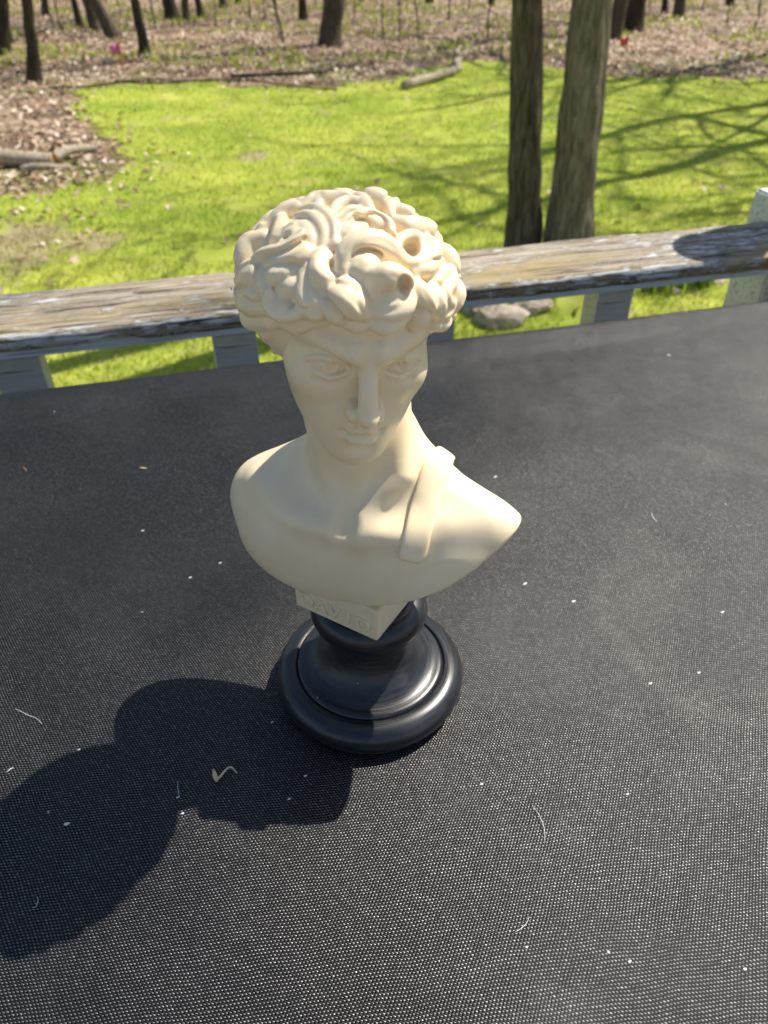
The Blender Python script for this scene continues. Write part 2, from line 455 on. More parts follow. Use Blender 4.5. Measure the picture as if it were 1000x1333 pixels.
# the wood beyond: trunks and bare twiggy tops that merge into one mass
def far_wood():
    g = np.random.default_rng(90)
    mb = []; fb = []; nv = 0
    for i in range(420):
        a = g.uniform(math.radians(-25), math.radians(205)); d = g.uniform(44, 85)
        x, y = math.cos(a) * d, math.sin(a) * d + 4
        if y < -5: continue
        H_ = g.uniform(14, 22); r = g.uniform(.10, .24)
        V, F = tube([(x, y, -.2), (x + g.normal(0, .15), y, H_ * .5), (x + g.normal(0, .5), y + g.normal(0, .4), H_)], [r, r * .7, r * .15], 6, cap=False)
        mb.append(V); fb.append(F + nv); nv += len(V)
        for k in range(34):
            z = H_ * g.uniform(.12, 1); L = g.uniform(1.2, 4.0) * (1.15 - z / H_ * .6); b = g.uniform(0, 6.283); e = g.uniform(.1, 1.1)
            p = np.array([x, y, z]); q = p + L * np.array([math.cos(b), math.sin(b), e])
            V, F = tube([p, (p + q) / 2 + g.normal(0, .15, 3), q], [r * .3, r * .18, r * .07], 3, cap=False)
            mb.append(V); fb.append(F + nv); nv += len(V)
    return mesh_np('far_wood', np.vstack(mb), np.vstack(fb))
tag(link('far_wood', far_wood(), BARK), 'bare grey wood far behind the yard', 'woods', kind='stuff')
# yard trees out of the picture to the right; their bare limbs shade the lawn
for i, (x, y, hh) in enumerate([(6.6, 11.0, 14), (8.2, 14.2, 15), (7.4, 9.0, 12), (9.5, 11.5, 13), (12.5, 14.5, 15), (8.0, 17.5, 14), (14.5, 10.0, 14), (11.0, 19.0, 16), (5.2, 20.0, 15), (16.0, 16.5, 15), (12.0, 7.5, 12)]):
    tree((x, y, float(relief(np.array(x), np.array(y)))), (x + .1, y, 1.5), .16, hh, 260 + i, 'bare yard tree beside the lawn with spreading limbs', group='yard trees beside the lawn', bark=BARK, limbs=15, seg=10)
# saplings
def sapling(b, hgt, r, seed, root_name='sapling'):
    g = np.random.default_rng(seed)
    root = empty(root_name, b)
    tag(root, 'thin bare sapling stem standing in the woods', 'sapling', 'saplings in the woods')
    z = np.linspace(-.05, hgt, 9); w = np.cumsum(g.normal(0, .035, (9, 2)), 0)
    P = np.column_stack([w, z]); mb = MB(); mb.add(*tube(P, r * np.linspace(1, .3, 9), 6))
    lv = []
    for k in range(8):
        i = int(g.integers(2, 9)); a = g.uniform(0, 6.283)
        limb(mb, P[i], (math.cos(a), math.sin(a), .6), hgt * g.uniform(.15, .3), r * .4, 1, g, 4, 4, lv)
    link('stem', mb.mesh('stem'), BARK_DARK if seed % 2 else BARK, root, smooth=True)
    tag(link('foliage', leaf_mesh(lv, g, .028), YOUNG_LEAF, root), kind='stuff')
g = np.random.default_rng(78)
spots = [(x, y) for x, y in ((18, 55), (70, 30), (85, 44), (160, 22), (205, 40), (278, 34), (328, 24), (345, 30), (362, 52), (372, 57), (460, 30), (497, 50), (517, 52), (545, 54), (585, 28), (634, 55), (455, 12), (610, 14), (945, 38), (978, 40), (912, 12), (715, 30), (845, 8), (985, 14), (140, 10), (530, 12), (410, 8), (20, 8))]
for i, (x, y) in enumerate(spots):
    b = on_z(x, y, 0); b.z = float(relief(np.array(b.x), np.array(b.y)))
    sapling(b, g.uniform(1.8, 3.6), g.uniform(.012, .03), 300 + i)

# logs, branches, flag, stones
WOOD_CUT = None
def cut_material():
    m = NT('fresh_cut_wood'); co = m.coord()
    m.bsdf(Base_Color=m.mix(m.noise(co, 30, 4), (.50, .24, .09), (.66, .40, .19)), Roughness=.8)
    return m.m
CUT = cut_material()
PALE = bark_material('bark_pale', (.30, .25, .18), (.62, .53, .41), 1.0, .05)
def log(px0, px1, r, label, name, seed, mat=PALE, bend=.05, cut=True):
    a, b = on_z(*px0, r), on_z(*px1, r)
    root = empty(name, (a.x, a.y, float(relief(np.array(a.x), np.array(a.y))))); tag(root, label, 'log')
    g = np.random.default_rng(seed); n = 14
    t = np.linspace(0, 1, n)[:, None]; d = np.array(b - a)
    side = np.cross(d, [0, 0, 1.]); side /= np.linalg.norm(side)
    P = d * t + side * (np.sin(t * 3.1) * bend + np.cumsum(g.normal(0, .25 * bend, (n, 1)), 0) * np.sin(t * 3.14)) + np.array([0, 0, 1.]) * (r * .9 + .03 * np.sin(t * 4))
    R = bark_radii(P, r * np.linspace(1.05, .85, n), 16, .12, seed)
    V, F = tube(P, R, 16, cap=not cut)
    mb = MB(); mb.add(V, F); link('stem', mb.mesh('stem'), mat, root, smooth=True)
    if cut:
        for k, s in ((0, -1), (n - 1, 1)):
            rim = V[k * 16:(k + 1) * 16]; c = rim.mean(0) + s * .006 * d / np.linalg.norm(d)
            me = bpy.data.meshes.new('cut_end'); me.from_pydata([tuple(v) for v in rim] + [tuple(c)], [], [(i, (i + 1) % 16, 16) if s > 0 else ((i + 1) % 16, i, 16) for i in range(16)]); me.update()
            link('cut_end', me, CUT, root)
    return root
log((-60, 206), (66, 203), .085, 'long pale log with orange cut end lying on the leaf bed', 'log', 401)
log((72, 206), (124, 192), .05, 'short pale log end lying against the long cut log', 'log', 402)
log((28, 222), (90, 216), .035, 'thin weathered stick on leaves below the two logs', 'stick', 403, cut=False)
log((526, 111), (597, 80), .065, 'pale fallen branch lying at the lawn edge below the stout trunk', 'fallen_branch', 404, bend=.18, cut=False)
log((590, 84), (606, 66), .06, 'stubby pale branch piece touching the fallen branch', 'fallen_branch', 405, cut=False)
log((70, 118), (330, 98), .016, 'long thin dark strip standing in for a shadow line along the far lawn edge', 'shadow_line', 406, mat=BARK, bend=.6, cut=False)  # thin dark tube laid where a soft shadow line crosses the edge
log((300, 100), (440, 84), .03, 'dark bent strip standing in for a shadow line in front of the stout trunk', 'shadow_line', 407, mat=BARK, bend=.5, cut=False)  # another shadow line, built as a dark tube on the ground
log((150, 108), (440, 118), .013, 'thin crooked stick lying on the far grass', 'stick', 408, mat=BARK, bend=.5, cut=False)

def plain(name, col, rough=.6, var=.15):
    m = NT(name); co = m.coord()
    m.bsdf(Base_Color=m.mix(m.math('MULTIPLY', m.noise(co, 30, 3), var * 2), col, tuple(c * .55 for c in col)), Roughness=rough)
    return m.m
def marker_flag(px, py, hgt, label, cols, seed):
    b = on_z(px, py, 0); root = empty('marker_flag', (b.x, b.y, float(relief(np.array(b.x), np.array(b.y))))); tag(root, label, 'marker flag')
    mb = MB(); mb.add(*tube([(0, 0, -.03), (.01, 0, hgt * .5), (.02, 0, hgt)], [.012, .011, .009], 6)); link('stake', mb.mesh('stake'), plain('stake_orange', cols[1], .5), root)
    u, v = np.meshgrid(np.linspace(0, 1, 9), np.linspace(0, 1, 6), indexing='ij')
    for s in (0,):
        X = .02 - .17 * u + .02 * v; Y = .03 * np.sin(u * 6 + v * 2); Z = hgt - .15 * v - .05 * u
    i = np.arange(8)[:, None] * 6 + np.arange(5)[None]
    f = link('flag', mesh_np('flag', np.stack([X, Y, Z], -1).reshape(-1, 3), np.stack([i, i + 6, i + 7, i + 1], -1).reshape(-1, 4)), plain('flag_pink', cols[0], .5), root, smooth=True)
    f.modifiers.new('thick', 'SOLIDIFY').thickness = .002
marker_flag(160, 95, .42, 'small pink flag on an orange stake by the lawn edge', ((.75, .18, .35), (.65, .17, .05)), 1)
marker_flag(815, 62, .22, 'small red flag on a stake beyond the twin trunks', ((.6, .10, .05), (.55, .12, .05)), 2)

STONE = NT('stone'); _c = STONE.coord()
STONE.bsdf(Base_Color=STONE.ramp(STONE.noise(_c, 9, 6, .7), [(.3, (.34, .27, .20)), (.6, (.58, .48, .37)), (.8, (.68, .60, .50))]), Roughness=.9, Normal=STONE.bump(STONE.noise(_c, 25, 6, .7), .8, .02))
def stone(px, py, size, seed, label):
    b = on_z(px, py, 0); g = np.random.default_rng(seed)
    bm = bmesh.new(); bmesh.ops.create_icosphere(bm, subdivisions=3, radius=1)
    ax = g.normal(size=(7, 3)); ax /= np.linalg.norm(ax, axis=1)[:, None]; of = g.uniform(.55, .9, 7)
    for v in bm.verts:
        p = np.array(v.co)
        for q, o_ in zip(ax, of):
            e = p @ q - o_
            if e > 0: p = p - q * e * .85
        v.co = Vector(p * np.array(size) * (1 + .05 * g.normal()))
    o = link('stone', mesh_bm('stone', bm), STONE.m, loc=(b.x, b.y, size[2] * .35), rot=(0, 0, g.uniform(0, 6)), smooth=False)
    tag(o, label, 'stone')
stone(648, 420, (.20, .13, .09), 1, 'flat tan stone in the grass under the railing beside the bust')
stone(620, 408, (.10, .09, .06), 2, 'smaller brown stone next to the flat tan stone')
stone(690, 405, (.16, .10, .07), 3, 'reddish stone below the railing near the middle baluster')
stone(928, 372, (.09, .08, .06), 4, 'pale round stone below the railing near the corner post')
stone(880, 385, (.07, .06, .04), 5, 'small tan stone left of the pale round stone')
# taller tufts and weeds at the foot of the deck
def tuft(px, py, n, hgt, seed, label):
    b = on_z(px, py, 0)
    g = np.random.default_rng(seed)
    reg = lambda g_, k: (b.x + g_.normal(0, .10, k), b.y + g_.normal(0, .07, k))
    me = scatter_blades(n, reg, hgt, .008, seed)
    V = np.empty(len(me.vertices) * 3, np.float32); me.vertices.foreach_get('co', V); V = V.reshape(-1, 3) - np.array([b.x, b.y, 0], np.float32)
    me.vertices.foreach_set('co', V.ravel())
    o = link('grass_tuft', me, blade_material('tuft_blade', (.18, .30, .02)), loc=(b.x, b.y, 0))
    tag(o, label, 'grass tuft')
tuft(637, 405, 160, .22, 501, 'bright grass tuft growing between the stones under the railing')
tuft(895, 375, 160, .20, 502, 'low grass tuft under the railing beside the pale round stone')
tuft(850, 380, 140, .18, 503, 'grass tuft under the railing right of the middle baluster')
# ================================================================== deck, railing, table
TYAW = math.radians(15.3)
UX, UY = math.cos(TYAW), math.sin(TYAW)
def uv(u, v, z): return Vector((u * UX - v * UY, u * UY + v * UX, z))
DECK_Z = 0.85
def deck_wood():
    m = NT('deck_wood'); co = m.coord('Object', (1, 14, 14))
    n = m.noise(co, 4, 5, .65)
    m.bsdf(Base_Color=m.mix(n, (.11, .085, .065), (.30, .26, .22)), Roughness=.85, Normal=m.bump(n, .5, .004))
    return m.m
DW = deck_wood()
deck = empty('deck', uv(0, 0, DECK_Z), TYAW); tag(deck, kind='structure')
pm = box_mesh('plank', -2.6, 2.6, -.068, .068, -.03, 0, .003)
for i in range(27):
    link('plank', pm, DW, deck, loc=(0, 1.03 - i * .142, 0))
jm = box_mesh('joist', -2.58, 2.58, -.02, .02, -.22, -.031, .002)
for v in (1.06, -.6, -2.3): link('joist', jm, DW, deck, loc=(0, v, 0))
pp = box_mesh('support_post', -.045, .045, -.045, .045, -DECK_Z - .1, -.222, .003)
for u in (-2.4, 0, 2.4):
    for v in (1.0, -2.2): link('support_post', pp, DW, deck, loc=(u, v, 0))

# --- railing
def painted_wood(name, worn):
    m = NT(name); co = m.coord('Object')
    sepv = m.n('SeparateXYZ', None, Vector=co)
    st = m.n('Mapping', None, Vector=co, Scale=(.022, 1, 1)).outputs[0]
    st2 = m.n('Mapping', None, Vector=co, Scale=(.10, 1, 1)).outputs[0]
    st3 = m.n('Mapping', None, Vector=co, Scale=(.22, 1, 1)).outputs[0]
    grain = m.noise(st, 260, 6, .75, .25); fine = m.noise(st, 520, 4, .65); broad = m.noise(st2, 30, 4, .6, .3)
    wood = m.mix(m.ramp(grain, [(.38, 0.), (.62, 1.)]), (.15, .12, .09), (.56, .48, .37))
    wood = m.mix(m.math('MULTIPLY', m.ramp(broad, [(.45, 0.), (.62, 1.)]), .5), wood, (.30, .235, .14))
    near = m.ramp(m.math('MULTIPLY_ADD', sepv.outputs[1], -7.0, .5), [(.35, 0.), (.75, 1.)])
    ylw = m.math('MULTIPLY', m.ramp(m.noise(st3, 14, 5, .6), [(.46, 0.), (.60, 1.)]), near)
    wood = m.mix(m.math('MULTIPLY', ylw, .5 if worn else .12), wood, (.36, .27, .07))
    dark = m.ramp(m.noise(st2, 75, 5, .7), [(.55, 0.), (.66, 1.)])
    wood = m.mix(m.math('MULTIPLY', dark, .85), wood, (.04, .036, .032))
    # paint left in long flakes, mostly along the middle and the far side
    n1 = m.noise(st3, 120, 6, .75, .6); big = m.noise(st3, 9, 4, .6)
    lim = m.math('ADD', m.math('MULTIPLY', n1, .62), m.math('MULTIPLY', big, .42))
    edge = m.math('LESS_THAN', sepv.outputs[1], -.0655)
    if worn: lim = m.math('ADD', m.math('SUBTRACT', lim, .012), m.math('MULTIPLY', edge, .07))
    if worn: lim = m.math('ADD', lim, m.math('MULTIPLY', m.math('SUBTRACT', .5, near), .05))
    else: lim = m.math('ADD', lim, .9)
    paint = m.ramp(lim, [(.565, 0.), (.58, 1.)])
    white = m.mix(m.noise(st3, 60, 4), (.55, .545, .52) if worn else (.70, .71, .71), (.80, .80, .78) if worn else (.84, .84, .82))
    white = m.mix(m.math('MULTIPLY', m.ramp(fine, [(.46, 0.), (.62, 1.)]), .6 if worn else .12), white, (.26, .26, .24))
    c = m.mix(paint, wood, white)
    crack = m.ramp(m.noise(st, 210, 4, .6, .2), [(.36, 1.), (.41, 0.)])
    c = m.mix(m.math('MULTIPLY', crack, .9 if worn else .25), c, (.018, .016, .014))
    hgt = m.math('SUBTRACT', m.math('ADD', m.math('MULTIPLY', grain, .8), m.math('MULTIPLY', paint, .5)), m.math('MULTIPLY', crack, 1.2))
    m.bsdf(Base_Color=c, Roughness=.75, Specular_IOR_Level=.3, Normal=m.bump(hgt, .9, .003))
    return m.m
CAPW = painted_wood('peeling_rail_paint', True); SIDEW = painted_wood('weathered_white_paint', False)
RZ = CAM.z - .370                    # top of the rail
rail = empty('deck_railing', uv(0, .959, DECK_Z), TYAW)
tag(rail, 'weathered white wooden deck railing with peeling paint behind the table', 'railing')
def rail_cap():
    n = 240; seg = [(-.070, -.020), (-.070, -.004), (-.0665, 0), (-.045, .0012), (-.02, .0008), (0, .0014), (.02, .0010), (.045, .0014), (.0665, 0), (.070, -.004), (.070, -.020)]
    u = np.linspace(-1.9, 1.9, n); V = []
    for k, (y, z) in enumerate(seg):
        w = .0015 * lattice_noise(u * 9, np.full(n, k * 3.1), 61) + .0012 * lattice_noise(u * 40, np.full(n, k * 5.7), 62)
        V.append(np.stack([u, y + w * (1 if abs(y) > .06 else 0), z + w * (1 if z > -.03 else .3)], -1))
    V = np.stack(V, 1).reshape(-1, 3); K = len(seg)
    i = np.arange(n - 1)[:, None] * K; j = np.arange(K)[None]; k2 = (j + 1) % K
    F = np.stack([i + j, i + K + j, i + K + k2, i + k2], -1).reshape(-1, 4)
    return mesh_np('cap_board', V, F[:, ::-1])
H = RZ - DECK_Z
link('cap_board', rail_cap(), CAPW, rail, loc=(0, 0, H))
link('sub_rail', box_mesh('sub_rail', -1.9, 1.9, -.062, .02, -.032, -.0205, .0015), SIDEW, rail, loc=(0, 0, H))
link('bottom_rail', box_mesh('bottom_rail', -1.9, 1.9, -.055, -.017, .08, .14, .002), SIDEW, rail)
bal = box_mesh('baluster', -.029, .029, -.0205, .0205, .03, H - .0325, .002)
def rail_u(px, py, v=.959):          # where a pixel meets the railing's upright plane
    d = ray(px, py); nrm = Vector((-UY, UX, 0)); p = CAM + d * (v / d.dot(nrm))
    return p.x * UX + p.y * UY
u0, u1, u2, u3 = rail_u(28, 480), rail_u(306, 450), rail_u(790, 395), rail_u(985, 365)
step = (u3 - u0) / 4
for u in [u0 - step * 3, u0 - 2 * step, u0 - step, u0, u1, (u1 + u2) / 2, u2, u3 + step, u3 + 2 * step]:
    link('baluster', bal, SIDEW, rail, loc=(u, 0, 0))
def square_post(u, v, top, w, ball=None):
    bm = bmesh.new(); bmesh.ops.create_cube(bm, size=1.0)
    for q in bm.verts: q.co = Vector((q.co.x * w, q.co.y * w, -.20 if q.co.z < 0 else H + top))
    bmesh.ops.bevel(bm, geom=bm.edges[:], offset=.004, segments=2, affect='EDGES')
    p = link('post', mesh_bm('post', bm), SIDEW, rail, loc=(u, v - .959, 0))
    if ball:
        bm = bmesh.new(); bmesh.ops.create_uvsphere(bm, u_segments=28, v_segments=16, radius=ball)
        link('finial', mesh_bm('finial', bm), SIDEW, p, loc=(0, 0, H + top + ball * .75), smooth=True)
pu = rail_u(981, 262, 1.04)
square_post(pu + .118, 1.04 + .045, .022, .09)
su = rail_u(915, 330, .925)          # the tall corner post beyond the picture shades the rail as far as here
square_post(su + .30, .925 + .30 * math.tan(SUN_AZ - TYAW), .30 / math.cos(SUN_AZ - TYAW) * math.tan(SUN_EL) - .10, .09, .062)
# --- table under its black woven cover
TV0, TV1, TU0, TU1 = -.05, .781, -.80, .95
table = empty('covered_table', uv((TU0 + TU1) / 2, (TV0 + TV1) / 2, DECK_Z), TYAW)
tag(table, 'patio table under a black woven fabric cover carrying the bust', 'table')
_sm = on_z(975, 770, TABLE_Z) - uv((TU0 + TU1) / 2, (TV0 + TV1) / 2, TABLE_Z)
SMX, SMY = _sm.x * UX + _sm.y * UY, -_sm.x * UY + _sm.y * UX     # centre of a rubbed chalky arc on the cover
def fabric():
    m = NT('black_woven_fabric')
    co = m.coord('Object', None, None)
    mp = m.n('Mapping', None, Vector=co, Scale=(1, 1, 1), Rotation=(0, 0, math.radians(-52))).outputs[0]
    wob = m.n('TexNoise', {'noise_dimensions': '2D'}, Vector=mp, Scale=22.0, Detail=2.0)
    off = m.n('VectorMath', {'operation': 'MULTIPLY_ADD'}, i0=wob.outputs['Color'], i1=(.0032, .0032, 0), i2=mp).outputs[0]
    s = m.n('SeparateXYZ', None, Vector=off)
    P = 1 / .0009
    u = m.math('MULTIPLY', s.outputs[0], P); v = m.math('MULTIPLY', s.outputs[1], P * .58)
    fu, fv = m.math('FRACT', u), m.math('FRACT', v); iu, iv = m.math('FLOOR', u), m.math('FLOOR', v)
    su = m.math('SINE', m.math('MULTIPLY', fu, math.pi)); sv = m.math('SINE', m.math('MULTIPLY', fv, math.pi))
    par = m.math('MODULO', m.math('ADD', m.math('ADD', iu, iv), 4000.0), 2.0)
    warp = m.math('MULTIPLY', m.math('POWER', su, .5), m.math('MULTIPLY_ADD', sv, .55, .45))      # thread on top runs along v
    weft = m.math('MULTIPLY', m.math('POWER', sv, .8), m.math('MULTIPLY_ADD', su, .35, .05))
    hgt = m.math('ADD', m.math('MULTIPLY', warp, par), m.math('MULTIPLY', weft, m.math('SUBTRACT', 1.0, par)))
    cell = m.n('CombineXYZ', None, X=iu, Y=iv, Z=0.0).outputs[0]
    wn_ = m.n('TexWhiteNoise', {'noise_dimensions': '2D'}, Vector=cell).outputs['Value']
    fib = m.noise(mp, 2600, 2, .6)
    base = m.mix(m.math('POWER', hgt, 2.4), (.012, .012, .0135), (.135, .133, .130))  # highlight on thread tops painted into the colour, gaps kept near black
    spark = m.ramp(wn_, [(.15, .05), (.85, .55), (1., 1.)])  # random glint per thread, mixed in as a lighter colour
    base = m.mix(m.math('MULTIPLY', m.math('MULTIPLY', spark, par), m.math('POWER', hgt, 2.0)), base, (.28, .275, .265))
    # rubbed chalky marks and dust
    dust = m.ramp(m.noise(co, 7, 6, .7), [(.50, 0.), (.80, 1.)])
    base = m.mix(m.math('MULTIPLY', dust, .10), base, (.28, .27, .25))
    sx_ = m.n('SeparateXYZ', None, Vector=m.n('VectorMath', {'operation': 'MULTIPLY_ADD'}, i0=m.n('TexNoise', None, Vector=co, Scale=9.0).outputs['Color'], i1=(.05, .05, 0), i2=co).outputs[0])
    rr = m.math('SQRT', m.math('ADD', m.math('POWER', m.math('SUBTRACT', sx_.outputs[0], SMX), 2.0), m.math('POWER', m.math('SUBTRACT', sx_.outputs[1], SMY), 2.0)))
    arc = m.math('MULTIPLY', m.ramp(m.math('MULTIPLY', m.math('ABSOLUTE', m.math('SUBTRACT', rr, .088)), 60.0), [(.02, 1.), (.5, 0.)]), m.ramp(m.math('MULTIPLY_ADD', m.math('SUBTRACT', SMX, sx_.outputs[0]), 9.0, .3), [(.3, 0.), (.7, 1.)]))
    base = m.mix(m.math('MULTIPLY', m.math('MULTIPLY', arc, m.noise(co, 90, 5, .75)), .05), base, (.45, .43, .40))
    lint = m.n('TexVoronoi', {'feature': 'F1', 'voronoi_dimensions': '2D'}, Vector=mp, Scale=150.0)
    isl = m.math('MULTIPLY', m.math('LESS_THAN', lint.outputs['Distance'], m.math('MULTIPLY_ADD', fib, .16, .02)), m.math('LESS_THAN', lint.outputs['Color'], .045))
    base = m.mix(m.math('MULTIPLY', isl, .75), base, (.62, .60, .55))
    rough = m.math('MULTIPLY_ADD', fib, .16, .30)
    m.bsdf(Base_Color=base, Roughness=rough, Specular_IOR_Level=.30, Metallic=m.math('MULTIPLY', m.math('SUBTRACT', 1.0, isl), .8), Sheen_Weight=.0, Sheen_Roughness=.4, Sheen_Tint=(1.0, .97, .92),
           Normal=m.bump(m.math('ADD', hgt, m.math('MULTIPLY', fib, .25)), 1.0, .00030))
    return m.m
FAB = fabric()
def table_cover():
    U, Vv = TU1 - TU0, TV1 - TV0; r = .010
    us = np.linspace(-U / 2 + r, U / 2 - r, 220); vs = np.linspace(-Vv / 2 + r, Vv / 2 - r, 120)
    gu, gv = np.meshgrid(us, vs, indexing='ij')
    bc = uv((TU0 + TU1) / 2, (TV0 + TV1) / 2, 0)
    bu = (BX - bc.x) * UX + (BY - bc.y) * UY; bv = -(BX - bc.x) * UY + (BY - bc.y) * UX
    d = np.hypot(gu - bu, gv - bv)
    mask = np.clip((d - .075) / .12, 0, 1); mask = mask * mask * (3 - 2 * mask)
    ed = np.clip(np.minimum(Vv / 2 - np.abs(gv), U / 2 - np.abs(gu)) / .06, 0, 1)
    z = -.0035 + .0035 * lattice_noise(gu * 5.1 + 3, gv * 6.2, 91) + .0014 * lattice_noise(gu * 14, gv * 13, 92) + .0009 * lattice_noise(gu * 30 + gv * 20, gv * 9, 93)
    z = z * mask * ed
    nu, nv = gu.shape
    V = [np.stack([gu, gv, z], -1).reshape(-1, 3)]
    ii = np.arange(nu - 1)[:, None] * nv + np.arange(nv - 1)[None]
    F = [np.stack([ii, ii + nv, ii + nv + 1, ii + 1], -1).reshape(-1, 4)]
    loop = np.concatenate([np.arange(nu) * nv, (nu - 1) * nv + np.arange(1, nv), np.arange(nu - 2, -1, -1) * nv + nv - 1, np.arange(nv - 2, 0, -1)])
    L = len(loop); prev = loop; base = V[0][loop]; n0 = nu * nv
    out = np.zeros((L, 2))
    out[:, 0] = np.where(base[:, 0] > us[-1] - 1e-6, 1, np.where(base[:, 0] < us[0] + 1e-6, -1, 0)); out[:, 1] = np.where(base[:, 1] > vs[-1] - 1e-6, 1, np.where(base[:, 1] < vs[0] + 1e-6, -1, 0))
    t = np.arange(L) / L * 60
    for k, (o, dz) in enumerate([(r * .38, -r * .08), (r * .71, -r * .29), (r * .92, -r * .62), (r, -r), (r, -.04), (r, -.09), (r, -.15), (r, -.21), (r, -.26)]):
        w = .012 * max(0, (-dz - .02) / .24) * (np.sin(t) + lattice_noise(t * .6, np.full(L, .5), 94))
        ring = np.column_stack([base[:, 0] + out[:, 0] * (o + w), base[:, 1] + out[:, 1] * (o + w), base[:, 2] * (1 if dz > -.011 else 0) + dz])
        V.append(ring); idx = n0 + np.arange(L); n0 += L
        F.append(np.stack([prev, idx, np.roll(idx, -1), np.roll(prev, -1)], -1)); prev = idx
    return mesh_np('cover', np.vstack(V), np.vstack(F))
TH = TABLE_Z - DECK_Z
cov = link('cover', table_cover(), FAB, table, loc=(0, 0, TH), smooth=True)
ALU = NT('dark_aluminium'); ALU.bsdf(Base_Color=ALU.mix(ALU.noise(ALU.coord(), 20), (.04, .04, .045), (.07, .07, .075)), Metallic=.8, Roughness=.45)
link('top_panel', box_mesh('top_panel', -.84, .84, -.38, .38, TH - .045, TH - .012, .004), ALU.m, table)
lm = box_mesh('leg', -.025, .025, -.025, .025, .0, TH - .046, .004)
for x in (-.76, .76):
    for y in (-.32, .32): link('leg', lm, ALU.m, table, loc=(x, y, 0))
# ================================================================== the bust

bust = empty('bust', (BX, BY, TABLE_Z))
tag(bust, 'cream resin bust of a curly haired youth on a round black turned pedestal', 'bust')

def resin_material():
    m = NT('cream_resin')
    co = m.coord()
    n1 = m.noise(co, 38, 3)
    col = m.mix(m.ramp(n1, [(.35, 0.), (.7, 1.)]), (.85, .71, .475), (.885, .77, .56))
    # a few pinholes and grains of dirt caught in the casting
    sp = m.n('TexVoronoi', {'feature': 'F1'}, Vector=co, Scale=130.0)
    rare = m.math('LESS_THAN', sp.outputs['Color'], .035)
    dot = m.math('MULTIPLY', m.math('LESS_THAN', sp.outputs['Distance'], .11), rare)
    col = m.mix(m.math('MULTIPLY', dot, .7), col, (.12, .10, .07))
    rough = m.math('MULTIPLY_ADD', m.noise(co, 160, 3), .25, .21)
    m.bsdf(Base_Color=col, Roughness=rough, Subsurface_Weight=.5, Subsurface_Radius=(1.0, .5, .18), Subsurface_Scale=.0017,
           Specular_IOR_Level=.42, Normal=m.bump(m.noise(co, 420, 3), .06, .0006))
    return m.m
RESIN = resin_material()

